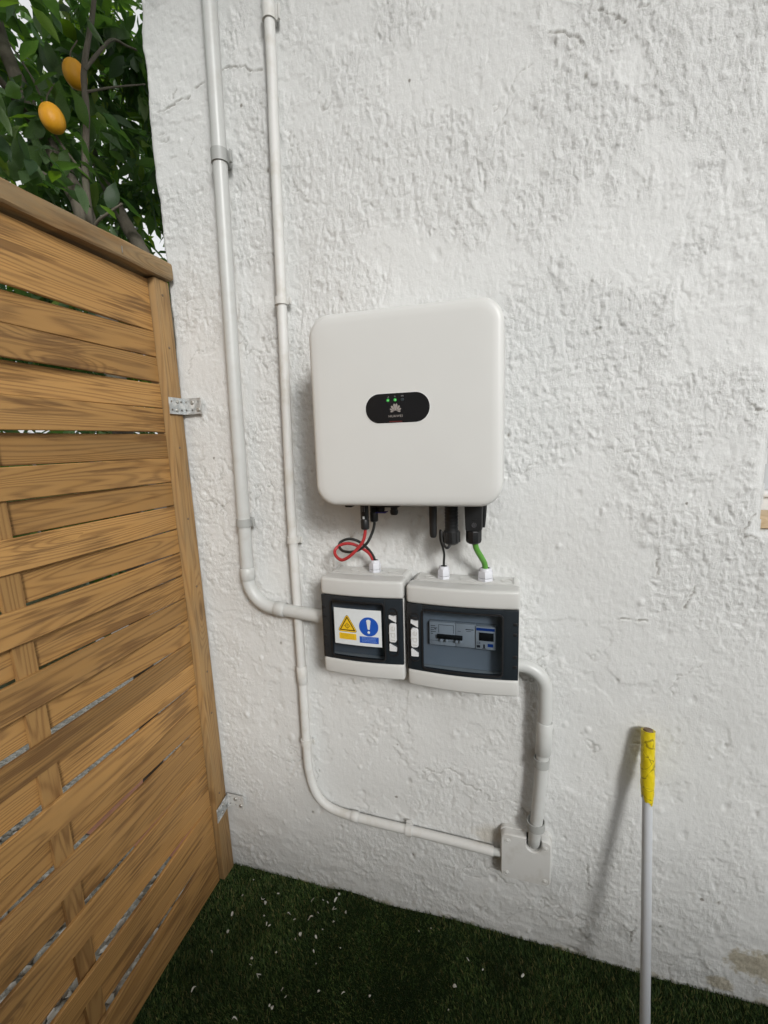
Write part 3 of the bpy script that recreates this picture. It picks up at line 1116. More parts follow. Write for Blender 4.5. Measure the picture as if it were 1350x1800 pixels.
def weave(s):
    s0 = 0.047
    if s < BY:
        return math.sin(math.pi / 2 * max(s - s0, 0) / (BY - s0))
    if s < 1.05:
        return math.cos(math.pi * (s - BY) / (1.05 - BY))
    return -math.cos(math.pi / 2 * (s - 1.05) / (FL - 1.05))


def slat_mesh(sign, seed, hh=0.0297):
    r = random.Random(seed)
    n = 46
    th = 0.0042
    vs, fs = [], []
    sec = [(-th, -hh + .0015), (-th, hh - .0015), (-th + .0015, hh), (th - .0015, hh), (th, hh - .0015), (th, -hh + .0015), (th - .0015, -hh), (-th + .0015, -hh)]
    w1, w2 = r.uniform(0, 6), r.uniform(0, 6)
    for k in range(n + 1):
        s = 0.049 + (FL - 0.051) * k / n
        c = -0.023 + 0.0080 * sign * weave(s)
        sag = 0.0010 * math.sin(s * 5 + w1)
        wid = 0.0008 * math.sin(s * 7.3 + w2) - 0.0004
        tw = 0.0035 * math.sin(s * 3.1 + w2) * min(1, (s - 0.049) * 4)
        for a, b in sec:
            vs.append((c + a + tw * b / hh, -s, b + sag + (wid if b > 0 else -wid)))
    m = len(sec)
    fs = [(i * m + j, i * m + (j + 1) % m, (i + 1) * m + (j + 1) % m, (i + 1) * m + j) for i in range(n) for j in range(m)]
    fs += [tuple(range(m)), tuple(n * m + j for j in range(m))]
    me = MB().add(vs, fs)
    return me


def twist(z):
    """the panel is warped: its foot swings out towards the terrace"""
    return 0.085 * max(0.0, 1 - z / 1.15)


PROTO = {}
for sg in (1, -1):
    for vv in range(4):
        o = slat_mesh(sg, 10 * vv + sg).build('slat', 'slat', None)
        PROTO[(sg, vv)] = o
ztop = 1.655
used = set()
z = ztop
i = 0
while z > 0.045:
    if i == 0:
        o = slat_mesh(1, 77, 0.0595).build('slat', 'slat', None)
        o.parent = fence
        o.location = (0, 0, z - 0.0603)
        z -= 0.1205
        i = 2
        continue
    sg = 1 if i % 2 == 1 else -1
    key = (sg, (i // 2) % 4)
    if key in used:
        o = PROTO[key].copy()
        COL.objects.link(o)
    else:
        o = PROTO[key]
        used.add(key)
    o.parent = fence
    hs = 0.0610
    o.location = (0, 0, z - hs / 2)
    o.rotation_euler = (0, 0, twist(z))
    z -= hs
    i += 1


def batten(y0, y1):
    vs, fs = [], []
    n = 24
    for k in range(n + 1):
        zb_ = 0.02 + 1.636 * k / n
        a = twist(zb_)
        for x_, y_ in ((-0.0264, y0), (-0.0196, y0), (-0.0196, y1), (-0.0264, y1)):
            vs.append((x_ * math.cos(a) - y_ * math.sin(a), x_ * math.sin(a) + y_ * math.cos(a), zb_))
    for k in range(n):
        for j in range(4):
            q = (j + 1) % 4
            fs.append((k * 4 + j, k * 4 + q, k * 4 + 4 + q, k * 4 + 4 + j))
    fs += [(0, 1, 2, 3), (n * 4, n * 4 + 1, n * 4 + 2, n * 4 + 3)]
    return MB().add(vs, fs)


fmesh(batten(-BY - 0.020, -BY + 0.016), 'batten', 'batten')
fmesh(batten(-1.068, -1.032), 'batten', 'batten')
# staples and nails that catch the light
nm = MB().box(-0.0004, 0.0012, -0.0007, 0.0007, -0.0065, 0.0065)
nail0 = nm.build('staple', 'screw', None)
spots = [(0.0135, -0.148, 1.676), (0.0145, -0.50, 1.68)]
first = True
for a, b, c in spots:
    o = nail0 if first else nail0.copy()
    if not first:
        COL.objects.link(o)
    first = False
    o.parent = fence
    o.location = (a, b, c)
nm = MB().lathe((0, 0, 0), [(0.0030, -0.002), (0.0030, 0.0004), (0.0014, 0.0011)], 'x', 10)
nail1 = nm.build('nail_head', 'rust', None)
first = True
zz = 1.62
while zz > 0.08:
    o = nail1 if first else nail1.copy()
    if not first:
        COL.objects.link(o)
    first = False
    o.parent = fence
    o.location = (0.0002, -0.022 + random.uniform(-.006, .006), zz)
    zz -= 0.061 * random.choice((2, 3, 4))


# ------------------------------------------------------------------ perforated brackets that tie the fence to the wall
def hole_plate(w, h, cols, rows, r, th, warp):
    """plate w by h with real round holes; local u right, v up; warp maps (u, v, depth) to xyz"""
    bmv, bmf = [], []
    cw, ch = w / cols, h / rows
    for c in range(cols):
        for q in range(rows):
            uc, vc = (c + .5) * cw, (q + .5) * ch
            n = 12
            ob = []
            for k in range(n):
                a = 2 * math.pi * k / n + math.pi / 4
                ca, sa = math.cos(a), math.sin(a)
                s = 1 / max(abs(ca), abs(sa))
                ob.append((uc + ca * s * cw / 2, vc + sa * s * ch / 2))
            ib = [(uc + r * math.cos(2 * math.pi * k / n + math.pi / 4), vc + r * math.sin(2 * math.pi * k / n + math.pi / 4)) for k in range(n)]
            b = len(bmv)
            for d in (0, th):
                bmv += [warp(u, v, d) for u, v in ob]
                bmv += [warp(u, v, d) for u, v in ib]
            for k in range(n):
                k2 = (k + 1) % n
                bmf.append((b + k, b + k2, b + n + k2, b + n + k))
                bmf.append((b + 2 * n + k, b + 3 * n + k, b + 3 * n + k2, b + 2 * n + k2))
                bmf.append((b + n + k, b + n + k2, b + 3 * n + k2, b + 3 * n + k))
                bmf.append((b + k, b + 2 * n + k, b + 2 * n + k2, b + k2))
    return MB().add(bmv, bmf)


def bracket(zc, xw, lab, tilt, paint):
    xf = 0.012 + math.sin(FT) * zc + 0.0035        # fence face at this height
    t = thing('angle_bracket', (xf, -0.012, zc), lab, 'bracket', 'steel brackets tying fence to wall')
    yw_ = -0.0135 if zc > 1 else -0.0135
    h = 0.040
    # leg on the post: runs along -y on the fence face
    w1 = 0.050

    def wf(u, v, d):
        return Vector((xf + 0.0008 + d, -0.0155 - u, zc - h / 2 + v + tilt * u))
    hole_plate(w1, h, 3, 2, 0.0030, 0.0022, wf).build('post_leg', 'galv', t)

    def ww(u, v, d):
        return Vector((xf + 0.0008 + u, yw_ - d + (u * 0.03 if zc > 1 else -u * 0.02), zc - h / 2 + v))
    hole_plate(xw - xf, h, 3, 2, 0.0030, 0.0022, ww).build('wall_leg', paint, t)
    for a, b in ((0.52, 0.72), (0.84, 0.27)):
        p = ww((xw - xf) * a, h * b, 0.002)
        MB().lathe((p.x, p.y, p.z), [(0.0052, 0.002), (0.0052, -0.0018), (0.004, -0.0032), (0.0018, -0.0034)], 'y', 14).build('screw', 'screw', t)
    for a, b in ((0.45, 0.75), (0.52, 0.24)):
        p = wf(w1 * a, h * b, 0.0022)
        MB().lathe((p.x, p.y, p.z), [(0.0045, -0.002), (0.0045, 0.0014), (0.0034, 0.0026), (0.0016, 0.0028)], 'x', 14).build('screw', 'screw', t)


bracket(1.357, 0.040, 'perforated galvanised angle bracket on the upper part of the fence post', 0.0, 'galv')
bracket(0.236, 0.064, 'perforated steel angle bracket low down near the turf, painted over on the wall', -0.25, 'jbox')


# ------------------------------------------------------------------ conduits and their clips
def arc_pts(c, r, a0, a1, plane_y, n=12):
    return [(c[0] + r * math.cos(math.radians(a0 + (a1 - a0) * k / n)), plane_y, c[1] + r * math.sin(math.radians(a0 + (a1 - a0) * k / n))) for k in range(n + 1)]


def sleeve(name, p0, p1, r_in, r_out, mat, parent, n=24):
    """open coupling: a real pipe wall with rounded rims"""
    p0, p1 = Vector(p0), Vector(p1)
    d = (p1 - p0).normalized()
    b = 0.0012
    path = [p0 + d * b, p0, p0, p0 + d * b, p1 - d * b, p1, p1, p1 - d * b]
    up = Vector((0, 0, 1)) if abs(d.z) < .9 else Vector((1, 0, 0))
    u = d.cross(up).normalized()
    w = d.cross(u)
    rads = [r_in, r_in + b * .3, r_out - b, r_out, r_out, r_out - b, r_in + b * .3, r_in]
    vs = []
    for c, r in zip(path, rads):
        for j in range(n):
            a = 2 * math.pi * j / n
            vs.append(c + (u * math.cos(a) + w * math.sin(a)) * r)
    fs = []
    for i in range(len(path)):
        i2 = (i + 1) % len(path)
        for j in range(n):
            k = (j + 1) % n
            fs.append((i * n + j, i * n + k, i2 * n + k, i2 * n + j))
    return MB().add(vs, fs).build(name, mat, parent, 50)


# grey conduit on the left
RC = 0.0162
CY = -0.029
c1 = thing('conduit', (0.19, -0.029, 0.83), 'thick grey plastic conduit running down the wall and bending into the smaller box', 'conduit')
top = [(0.1665 + 0.0006 * math.sin(k), CY, 3.15 - k * 0.02) for k in range(1)]
path = [(0.178, CY, 3.2), (0.1645, CY, 2.20), (0.1595, CY, 1.85), (0.1535, CY, 1.50), (0.1500, CY, 1.20), (0.1478, CY, 0.925)]
MB().tube(spline(path, 8), RC, 28).build('pipe', 'grey_pvc', c1)
el = arc_pts((0.1475 + 0.078, 0.920), 0.078, 180, 274, CY, 16)
MB().tube([(0.1475, CY, 0.934)] + el + [(0.244, CY - 0.001, 0.841)], RC + 0.0006, 28).build('elbow', 'grey_pvc', c1)
sleeve('coupling', (0.1476, CY, 0.945), (0.1475, CY, 0.913), RC + 0.0008, RC + 0.0024, 'grey_pvc', c1)
MB().tube([(0.226, CY, 0.8415), (0.30, CY - 0.006, 0.837), (0.3905, CY - 0.012, 0.831)], RC, 28).build('pipe', 'grey_pvc', c1)
sleeve('coupling', (0.222, CY, 0.8417), (0.252, CY - 0.002, 0.8400), RC + 0.0008, RC + 0.0022, 'grey_pvc', c1)

# thin conduit painted with the wall
R2 = 0.0115
Y2 = -0.019
c2 = thing('conduit', (0.30, -0.019, 0.27), 'thin white painted conduit running down the wall and curving along to the junction cover', 'conduit')
vert = [(0.306, Y2, 3.2), (0.2985, Y2, 2.16), (0.2935, Y2, 1.93), (0.2885, Y2 + .001, 1.70), (0.2830, Y2, 1.40), (0.2775, Y2, 1.10), (0.2785, Y2, 0.85), (0.2800, Y2, 0.64), (0.2800, Y2, 0.47), (0.2830, Y2, 0.385), (0.2985, Y2, 0.325), (0.329, Y2, 0.291), (0.38, Y2, 0.2765), (0.46, Y2, 0.2715), (0.558, Y2, 0.2690), (0.66, Y2, 0.2655), (0.766, Y2, 0.261)]
MB().tube(spline(vert, 9), R2, 22).build('pipe', 'white_pipe', c2)
sleeve('coupling', (0.2799, Y2, 0.685), (0.2800, Y2, 0.638), R2 + 0.0004, R2 + 0.0024, 'white_pipe', c2)
sleeve('coupling', (0.398, Y2, 0.2752), (0.420, Y2, 0.2738), R2 + 0.0004, R2 + 0.0014, 'white_pipe', c2)
MB().tube([(0.764, Y2, 0.261), (0.790, Y2 + .001, 0.2605)], 0.0088, 18).build('nipple', 'grey_pvc', c2)

# short conduit on the right
R3 = 0.0148
c3 = thing('conduit', (0.872, -0.04, 0.45), 'short grey conduit bending out of the larger box down into the junction cover', 'conduit')
Y3 = -0.034
bend = [(0.806, Y3, 0.7585)] + arc_pts((0.822, 0.7585 - 0.052), 0.052, 90, 2, Y3, 14) + [(0.8745, Y3, 0.66), (0.8738, Y3, 0.615)]
MB().tube(bend, R3, 26).build('elbow', 'grey_pvc', c3)
MB().tube([(0.8735, Y3, 0.60), (0.870, Y3 + .002, 0.50), (0.8625, Y3 + .003, 0.38), (0.8588, Y3 + .005, 0.335), (0.8580, Y3 + .008, 0.320), (0.8577, Y3 + .017, 0.308), (0.8577, Y3 + .026, 0.302)], R3 - 0.0010, 26).build('pipe', 'grey_pvc', c3)
sleeve('coupling', (0.8745, Y3, 0.632), (0.8722, Y3 + .001, 0.553), R3 + 0.0004, R3 + 0.0020, 'grey_pvc', c3)


def clip(loc, r, lab, mat, group, axis='z', tab=1, w=0.017, back=None, th=0.0032):
    """pipe clip: C-shaped jaw round the pipe, stand-off foot on the wall and a lug beside the pipe"""
    t = thing('pipe_clip', (loc[0], loc[1] + r, loc[2] - w / 2), lab, 'clip', group)
    cx, cy, cz = loc
    # jaw, drawn in the plane across the pipe: a = angle, 0 = away from wall
    n = 22
    a0, a1 = -152, 152
    vs, fs = [], []
    for k in range(n + 1):
        a = math.radians(a0 + (a1 - a0) * k / n)
        flare = 0.0016 if k in (0, n) else 0
        for rad in (r + 0.0003, r + th + flare):
            for e in (-w / 2, w / 2):
                s = math.sin(a) * rad
                d = -math.cos(a) * rad
                vs.append((s, d, e))
    for k in range(n):
        b = k * 4
        fs += [(b, b + 4, b + 5, b + 1), (b + 2, b + 3, b + 7, b + 6), (b, b + 2, b + 6, b + 4), (b + 1, b + 5, b + 7, b + 3)]
    fs += [(0, 1, 3, 2), (n * 4, n * 4 + 2, n * 4 + 3, n * 4 + 1)]

    def place(mb):
        if axis == 'z':
            mb.map(lambda p: Vector((cx + p.x, cy + p.y, cz + p.z)))
        else:
            mb.map(lambda p: Vector((cx + p.z, cy + p.y, cz + p.x)))
        return mb
    place(MB().add(vs, fs)).build('jaw', mat, t, 40)
    bk = -cy - 0.002
    if bk - r > 0.001:
        place(MB().box(-r * 0.75, r * 0.75, r * 0.93, bk, -w / 2, w / 2, 0.001)).build('foot', mat, t)
    if tab == 0:
        return
    mb = MB()
    x0 = tab * (r + th * 0.8)
    x1 = tab * (r + th + 0.0085)
    mb.box(min(x0, x1), max(x0, x1), r * 0.25, r * 0.25 + 0.0035, -w / 2 + .0005, w / 2 - .0005, 0.0006)
    mb.box(min(x1 - tab * 0.003, x1), max(x1 - tab * 0.003, x1), -r * 0.05, r * 0.248, -w / 2 + .0005, w / 2 - .0005, 0.0006)
    place(mb).build('lug', mat, t)


clip((0.1605, CY, 1.893), RC, 'grey clip holding the thick grey conduit near the height of the fence top', 'grey_clip', 'clips on the grey conduit', w=0.026)
clip((0.1487, CY, 1.062), RC, 'grey clip on the thick grey conduit just above its bend', 'grey_clip', 'clips on the grey conduit', w=0.020)
G2 = 'painted clips on the thin conduit'
clip((0.2982, Y2, 2.145), R2, 'white painted clip on the thin conduit, topmost one at the upper photo edge', 'white_pipe', G2, w=0.030)
clip((0.2858, Y2, 1.577), R2, 'white painted clip on the thin conduit level with the top of the white inverter', 'white_pipe', G2, w=0.016)
clip((0.2780, Y2, 1.020), R2, 'white painted clip on the thin conduit below the inverter and left of the cable loop', 'white_pipe', G2, w=0.016)
clip((0.2800, Y2, 0.472), R2, 'white painted clip on the thin conduit just above its lower curve', 'white_pipe', G2, w=0.014)
clip((0.556, Y2, 0.2690), R2, 'white painted clip around the level run of the thin conduit above the turf', 'white_pipe', G2, 'x', 1, w=0.016)
clip((0.8700, Y3 + .002, 0.531), R3, 'grey clip on the short right conduit directly under its coupling', 'grey_clip', 'clips on the short conduit', w=0.020, tab=0, th=0.0022)
clip((0.8612, Y3 + .007, 0.366), R3 + .0030, 'loose grey clip on the short right conduit just above the junction cover', 'grey_clip', 'clips on the short conduit', w=0.018, tab=0, th=0.0026)

# ------------------------------------------------------------------ junction box cover
jb = thing('junction_box', (0.839, -0.015, 0.211), 'square white painted junction box cover with corner screws, low on the wall', 'junction box')
jx0, jx1, jz0, jz1 = 0.7835, 0.8965, 0.2090, 0.3275


def jpts(ins):
    pts = [(jx0 + .839 - .839 + a, b) for a, b in []]
    o = rr(jx1 - jx0 - 2 * ins, jz1 - jz0 - 2 * ins, 0.014 - ins, 5)
    cx, cz = (jx0 + jx1) / 2, (jz0 + jz1) / 2
    o = [(cx + a, cz + b) for a, b in o]
    # insert the U notch along the top edge between the two upper corners (list runs counter-clockwise)
    nw = 0.0166 + ins
    nx_, nzb = 0.8577, 0.3105
    notch = [(nx_ + nw, jz1 - ins)] + [(nx_ + nw * math.cos(math.radians(-a)), nzb + nw * math.sin(math.radians(-a))) for a in range(0, 181, 15)] + [(nx_ - nw, jz1 - ins)]
    return o[:12] + notch + o[12:]


mb = MB()
lv = [(0.0, -0.012), (0.0, -0.0285), (0.0022, -0.0315)]
vs = []
for ins, y in lv:
    vs += [(a, y, b) for a, b in jpts(ins)]
m = len(jpts(0))
fs = [(i * m + j, (i + 1) * m + j, (i + 1) * m + (j + 1) % m, i * m + (j + 1) % m) for i in range(2) for j in range(m)]
fs += [tuple(range(m)), tuple(2 * m + j for j in range(m - 1, -1, -1))]
mb.add(vs, fs).build('cover', 'jbox', jb)
MB().loft((jx0 + jx1) / 2, (jz0 + jz1) / 2, jx1 - jx0 + 0.004, jz1 - jz0 + 0.004, 0.014, [(0, 0.0), (0, -0.0115), (0.001, -0.0118)]).build('back_box', 'jbox', jb)
MB().box(0.8577 - 0.0185, 0.8577 + 0.0185, -0.0130, -0.0120, 0.290, 0.3262).build('notch_shade', 'shade_dark', jb)  # dark plate painting the shade within the notch
for a, b in ((0.799, 0.3105), (0.8835, 0.3085), (0.797, 0.2235), (0.884, 0.2215)):
    mb = MB()
    mb.lathe((a, -0.0316, b), [(0.0066, 0.002), (0.0066, -0.0006), (0.0052, -0.0012), (0.0050, -0.0004), (0.002, -0.0004)], 'y', 16)
    s = mb.build('screw_well', 'jbox', jb)
    MB().lathe((a, -0.0320, b), [(0.0036, 0.001), (0.0036, -0.0010), (0.0024, -0.0016)], 'y', 12).build('screw', 'jbox', s)

# ------------------------------------------------------------------ solar inverter
IX, IZ, IS = 0.4135, 1.1262, 0.3695
icx, icz = IX + IS / 2, IZ + IS / 2
inv = thing('solar_inverter', (icx, -0.08, IZ), 'square white solar inverter with rounded corners and a black status panel, mounted on the wall', 'inverter')
MB().loft(icx, icz, IS, IS, 0.044, [(0.004, -0.046), (0.001, -0.052), (0.0, -0.060), (0.0, -0.1535), (0.0006, -0.1570), (0.0022, -0.1602), (0.0052, -0.1628), (0.0105, -0.1645), (0.022, -0.1654), (0.045, -0.1658), (0.080, -0.1664), (0.115, -0.1667), (0.150, -0.1669)], 14).build('front_cover', 'cover', inv, 60)
MB().loft(icx, icz + 0.004, IS - 0.016, IS - 0.02, 0.036, [(0, -0.012), (0, -0.0455)], 8).build('chassis', 'chassis', inv)
mb = MB()
for k in range(15):
    xx = IX + 0.03 + k * 0.0215
    mb.box(xx, xx + 0.003, -0.0115, -0.001 + -0.001, IZ + 0.05, IZ + 0.33)
mb.build('heat_sink', 'chassis', inv)
PX, PZ, PY = 0.5905, 1.3135, -0.1670
pw, ph = 0.124, 0.0545
panel = MB().loft(PX, PZ, pw, ph, ph / 2, [(0, PY + 0.002), (0.0, PY - 0.0002), (0.0008, PY - 0.0009)], 18).build('status_panel', 'panel_black', inv)
MB().ring(PX, PZ, pw + 0.0022, ph + 0.0022, ph / 2 + 0.0011, 0.0011, PY - 0.0004, PY + 0.002, 18).build('panel_rim', 'win_white', inv)
LY = PY - 0.00095
# status lamps
for k, (dx, on) in enumerate(((-0.0172, 1), (-0.0033, 1), (0.0107, 0))):
    zc = PZ + 0.0148
    b = MB().lathe((PX + dx, LY, zc), [(0.0031, 0.0004), (0.0031, -0.0002), (0.0026, -0.0007)], 'y', 16).build('status_lamp', 'led' if on else 'led_off', panel)
    if on:
        MB().lathe((PX + dx + 0.0004, LY - 0.0007, zc - 0.0002), [(0.0013, 0.0002), (0.0011, -0.0002)], 'y', 10).build('lamp_core', 'led_core', panel)
    mb = MB()
    yi0, yi1 = LY - 0.0002, LY + 0.0003
    zi = zc + 0.0062
    if k == 0:
        mb.prism([(PX + dx - .002, zi - .0012), (PX + dx + .0022, zi - .0018), (PX + dx + .0018, zi + .0018), (PX + dx + .0008, zi + .0004)], yi0, yi1)
    elif k == 1:
        mb.prism([(PX + dx - .0022, zi + .0018), (PX + dx - .0004, zi - .0018), (PX + dx + .0004, zi - .0002), (PX + dx + .0024, zi + .0004)], yi0, yi1)
    else:
        mb.prism([(PX + dx - .0026, zi + .0016), (PX + dx - .0024, zi - .0012), (PX + dx, zi - .0004), (PX + dx + .0024, zi - .0012), (PX + dx + .0026, zi + .0016)], yi0, yi1)
    mb.build('icon', 'icon', panel)
# fan-shaped emblem of eight petals
EX, EZ = PX - 0.0030, PZ - 0.0078
for sg in (-1, 1):
    for ang, r0, r1, wd in ((9.5, 0.0022, 0.0150, 0.0021), (36, 0.0022, 0.0136, 0.0021), (62, 0.0026, 0.0122, 0.0017), (86, 0.0036, 0.0098, 0.0013)):
        a = math.radians(ang) * sg
        d = Vector((math.sin(a), math.cos(a)))
        q = Vector((d.y, -d.x))
        pts = []
        prof = [(0, 0.10), (.25, .45), (.5, .82), (.72, 1.0), (.88, .82), (.97, .42)]
        for s_, wv in prof:
            pts.append(d * (r0 + (r1 - r0) * s_) + q * wd * wv)
        pts.append(d * r1)
        for s_, wv in reversed(prof):
            pts.append(d * (r0 + (r1 - r0) * s_) - q * wd * wv)
        mb = MB().prism([(EX + p.x, EZ + p.y + 0.0010) for p in pts], LY - 0.0003, LY + 0.0003)
        mb.build('emblem_petal', 'logo', panel)
vs, fs = text_mesh('HUAWEI', 0.0068, 0.0002)
MB().add([(EX + a * 0.98, LY - 0.0001 - c, EZ - 0.0071 + b * 0.92) for a, b, c in vs], fs).build('lettering', 'logo', panel)
MB().box(EX - 0.0125, EX + 0.0125, LY - 0.0002, LY + 0.0003, PZ - 0.0257, PZ - 0.0238).build('red_line', 'logo_red', panel)

# underside: antenna stick, spare ports, foot
ant = MB().lathe((0.640, -0.080, 1.061 - 0.013), [(0.0015, 0.0), (0.0052, 0.001), (0.0070, 0.004), (0.0078, 0.010), (0.0084, 0.055), (0.0086, 0.088)], 'z', 20)
ant.map(lambda p: Vector((p.x, -0.080 + (p.y + 0.080) * 0.7, p.z))).build('antenna_stick', 'black', inv)
MB().box(0.440, 0.458, -0.075, -0.055, IZ - 0.016, IZ + 0.012, 0.003).build('foot', 'black', inv)
mb = MB()
mb.box(0.503, 0.566, -0.080, -0.050, IZ - 0.0145, IZ + 0.012, 0.002)
mb.build('port_plate', 'black', inv)
for a, b, nm_ in ((0.522, -0.022, 'port'), (0.552, -0.028, 'port')):
    p_ = MB().lathe((a, -0.066, IZ + b), [(0.0070, -0.004), (0.0088, 0.0), (0.0088, 0.006), (0.0076, 0.0065), (0.0076, 0.028)], 'z', 18).build(nm_, 'black', inv)
    if b > -0.025:
        MB().box(a - 0.010, a + 0.013, -0.078, -0.054, IZ - 0.0275, IZ - 0.0255, 0.0005).build('blue_tab', 'blue_port', p_)


# ------------------------------------------------------------------ distribution boxes
def dist_box(x0, x1, z0, z1, label, latch_right, cat='electrical box'):
    w = x1 - x0
    xc = (x0 + x1) / 2
    t = thing('distribution_box', (xc, -0.05, z0), label, cat, 'distribution boxes under the inverter')
    bulge = 0.0085 * (w / 0.2)

    def bend(mb):
        def f(p):
            if p.y < -0.045:
                u = (p.x - xc) / (w / 2)
                p.y -= bulge * (1 - min(u * u, 1.0)) * min(1.0, (-0.045 - p.y) / 0.04)
            return p
        return mb.map(f)
    tub = MB()
    tub.loft(xc, (z0 + z1) / 2 + .001, w - 0.005, z1 - z0 - 0.006, 0.010, [(0, 0.0), (0, -0.056), (0.001, -0.0575)])
    tub.build('back_tub', 'box_grey', t)
    zt, zb = z1 - 0.041, z0 + 0.0365
    N = 14
    # lid: deep top and bottom aprons with a shallow middle field
    bend(MB().box(x0, x1, -0.1005, -0.0578, zt, z1 - 0.001, 0.0065, 4, N)).build('lid_top', 'box_grey', t)
    bend(MB().box(x0 + 0.0008, x1 - 0.0008, -0.1000, -0.0578, z0, zb, 0.0050, 3, N)).build('lid_bottom', 'box_grey', t)
    MB().box(x0 + 0.001, x0 + 0.007, -0.0905, -0.0578, zb + .0003, zt - .0003, 0.001).build('lid_side', 'box_grey', t)
    MB().box(x1 - 0.007, x1 - 0.001, -0.0905, -0.0578, zb + .0003, zt - .0003, 0.001).build('lid_side', 'box_grey', t)
    # door opening geometry
    if latch_right:
        wx0, wx1 = x0 + 0.026, x1 - 0.043
        lx = x1 - 0.0235
    else:
        wx0, wx1 = x0 + 0.0365, x1 - 0.0345
        lx = x0 + 0.0185
    wz0, wz1 = zb + 0.009, zt - 0.012
    # inner cover with the breakers
    inner = MB().box(x0 + 0.008, x1 - 0.008, -0.072, -0.0585, zb + .001, zt - .001)
    inner.build('inner_cover', 'inner' if not latch_right else 'inner_dark', t)
    # door: opaque smoked border built as four strips round the window, then the pane
    yf, yb = -0.0995, -0.0915
    door = MB()
    door.box(x0 + 0.0005, wx0, yf, yb, zb + .0004, zt - .0004, 0.0012, 2, 3)
    door.box(wx1, x1 - 0.0022, yf, yb, zb + .0004, zt - .0004, 0.0012, 2, 3)
    door.box(wx0 - .001, wx1 + .001, yf + .0003, yb, wz1, zt - .0006, 0.0008, 2, 10)
    door.box(wx0 - .001, wx1 + .001, yf + .0003, yb, zb + .0006, wz0, 0.0008, 2, 10)
    d = bend(door).build('door', 'smoke', t)
    mb = MB()
    nx = 12
    ww, wh = wx1 - wx0, wz1 - wz0
    vs, fs = [], []
    for k in range(nx + 1):
        a = wx0 + ww * k / nx
        for b in (wz0, wz1):
            vs.append((a, yf + 0.0012, b))
    for k in range(nx):
        fs.append((2 * k, 2 * k + 2, 2 * k + 3, 2 * k + 1))
    bend(MB().add(vs, fs)).build('pane', 'tint', d)
    rg = MB().ring((wx0 + wx1) / 2, (wz0 + wz1) / 2, ww + 0.006, wh + 0.006, 0.010, 0.0032, yf - 0.0022, yf + 0.002, 5)
    # subdivide the long sides so that it follows the bulge
    bm = bmesh.new()
    me = bpy.data.meshes.new('tmp')
    me.from_pydata(rg.v, [], rg.f)
    bm.from_mesh(me)
    for k in range(1, 12):
        xx = wx0 + ww * k / 12
        bmesh.ops.bisect_plane(bm, geom=list(bm.verts) + list(bm.edges) + list(bm.faces), plane_co=(xx, 0, 0), plane_no=(1, 0, 0))
    bm.verts.index_update()
    rg = MB().add([q.co.copy() for q in bm.verts], [[q.index for q in f.verts] for f in bm.faces])
    bm.free()
    bpy.data.meshes.remove(me)
    bend(rg).build('gasket', 'gasket', d)

    def front(x):
        u = (x - xc) / (w / 2)
        return yf - bulge * (1 - u * u)
    # latch: recessed race-track with three white keys
    yl = front(lx)
    lz = (zt + zb) / 2
    lt = MB().ring(lx, lz, 0.0225, 0.111, 0.0105, 0.0022, yl - 0.0014, yl + 0.004, 8).build('latch', 'gasket', t)
    MB().box(lx - 0.0076, lx + 0.0076, yl - 0.0010, yl + 0.003, lz + 0.0405, lz + 0.0465, 0.0012).build('latch_slot', 'gasket', lt)
    s = 1 if latch_right else -1
    MB().prism([(lx - 0.0078, lz + 0.040), (lx - 0.0078, lz + 0.0335), (lx + 0.0078, lz + 0.0250), (lx + 0.0078, lz + 0.040), (lx + 0.003, lz + 0.0385), (lx - 0.003, lz + 0.0385)], yl - 0.0052, yl + 0.003).build('latch_key', 'module', lt)
    MB().prism([(lx - 0.0078, lz - 0.0415), (lx + 0.0078, lz - 0.0415), (lx + 0.0078, lz - 0.0345), (lx - 0.0078, lz - 0.0255)], yl - 0.0052, yl + 0.003).build('latch_key', 'module', lt)
    key = MB().loft(lx, lz + .0003, 0.0158, 0.0425, 0.0045, [(0, yl + 0.003), (0, yl - 0.0048), (0.0009, yl - 0.0062)], 5).build('latch_key', 'module', lt)
    vs, fs = text_mesh('ide', 0.021, 0.0006)
    MB().add([(lx - b * 1.0, yl - 0.0064 - c, lz + a * 1.25) for a, b, c in vs], fs).build('embossing', 'box_grey', lt)
    # hinge lugs seen through the far edge of the door
    hx = x0 + 0.0075 if latch_right else x1 - 0.0085
    for dz in (0.046, 0.024, -0.024, -0.046):
        yh = front(hx)
        MB().box(hx - 0.0055, hx + 0.0040, yh - 0.0010, yh + 0.004, lz + dz - 0.0035, lz + dz + 0.0035, 0.0012).build('hinge_lug', 'gasket', d)
    # top face: raised border and knock-outs
    mb = MB()
    zt1 = z1 - 0.0022
    ty0, ty1 = -0.0555, -0.004
    mb.box(x0 + 0.012, x1 - 0.012, -0.0565, -0.0545, zt1 + .0004, zt1 + 0.0022, 0.0004)
    mb.box(x0 + 0.012, x0 + 0.014, -0.0540, -0.006, zt1 + .0004, zt1 + 0.0018, 0.0004)
    mb.box(x1 - 0.014, x1 - 0.012, -0.0540, -0.006, zt1 + .0004, zt1 + 0.0018, 0.0004)
    mb.build('rib', 'box_grey', t)
    return t, dict(zt=zt, zb=zb, wx0=wx0, wx1=wx1, wz0=wz0, wz1=wz1, front=front, z1=z1, bend=bend)


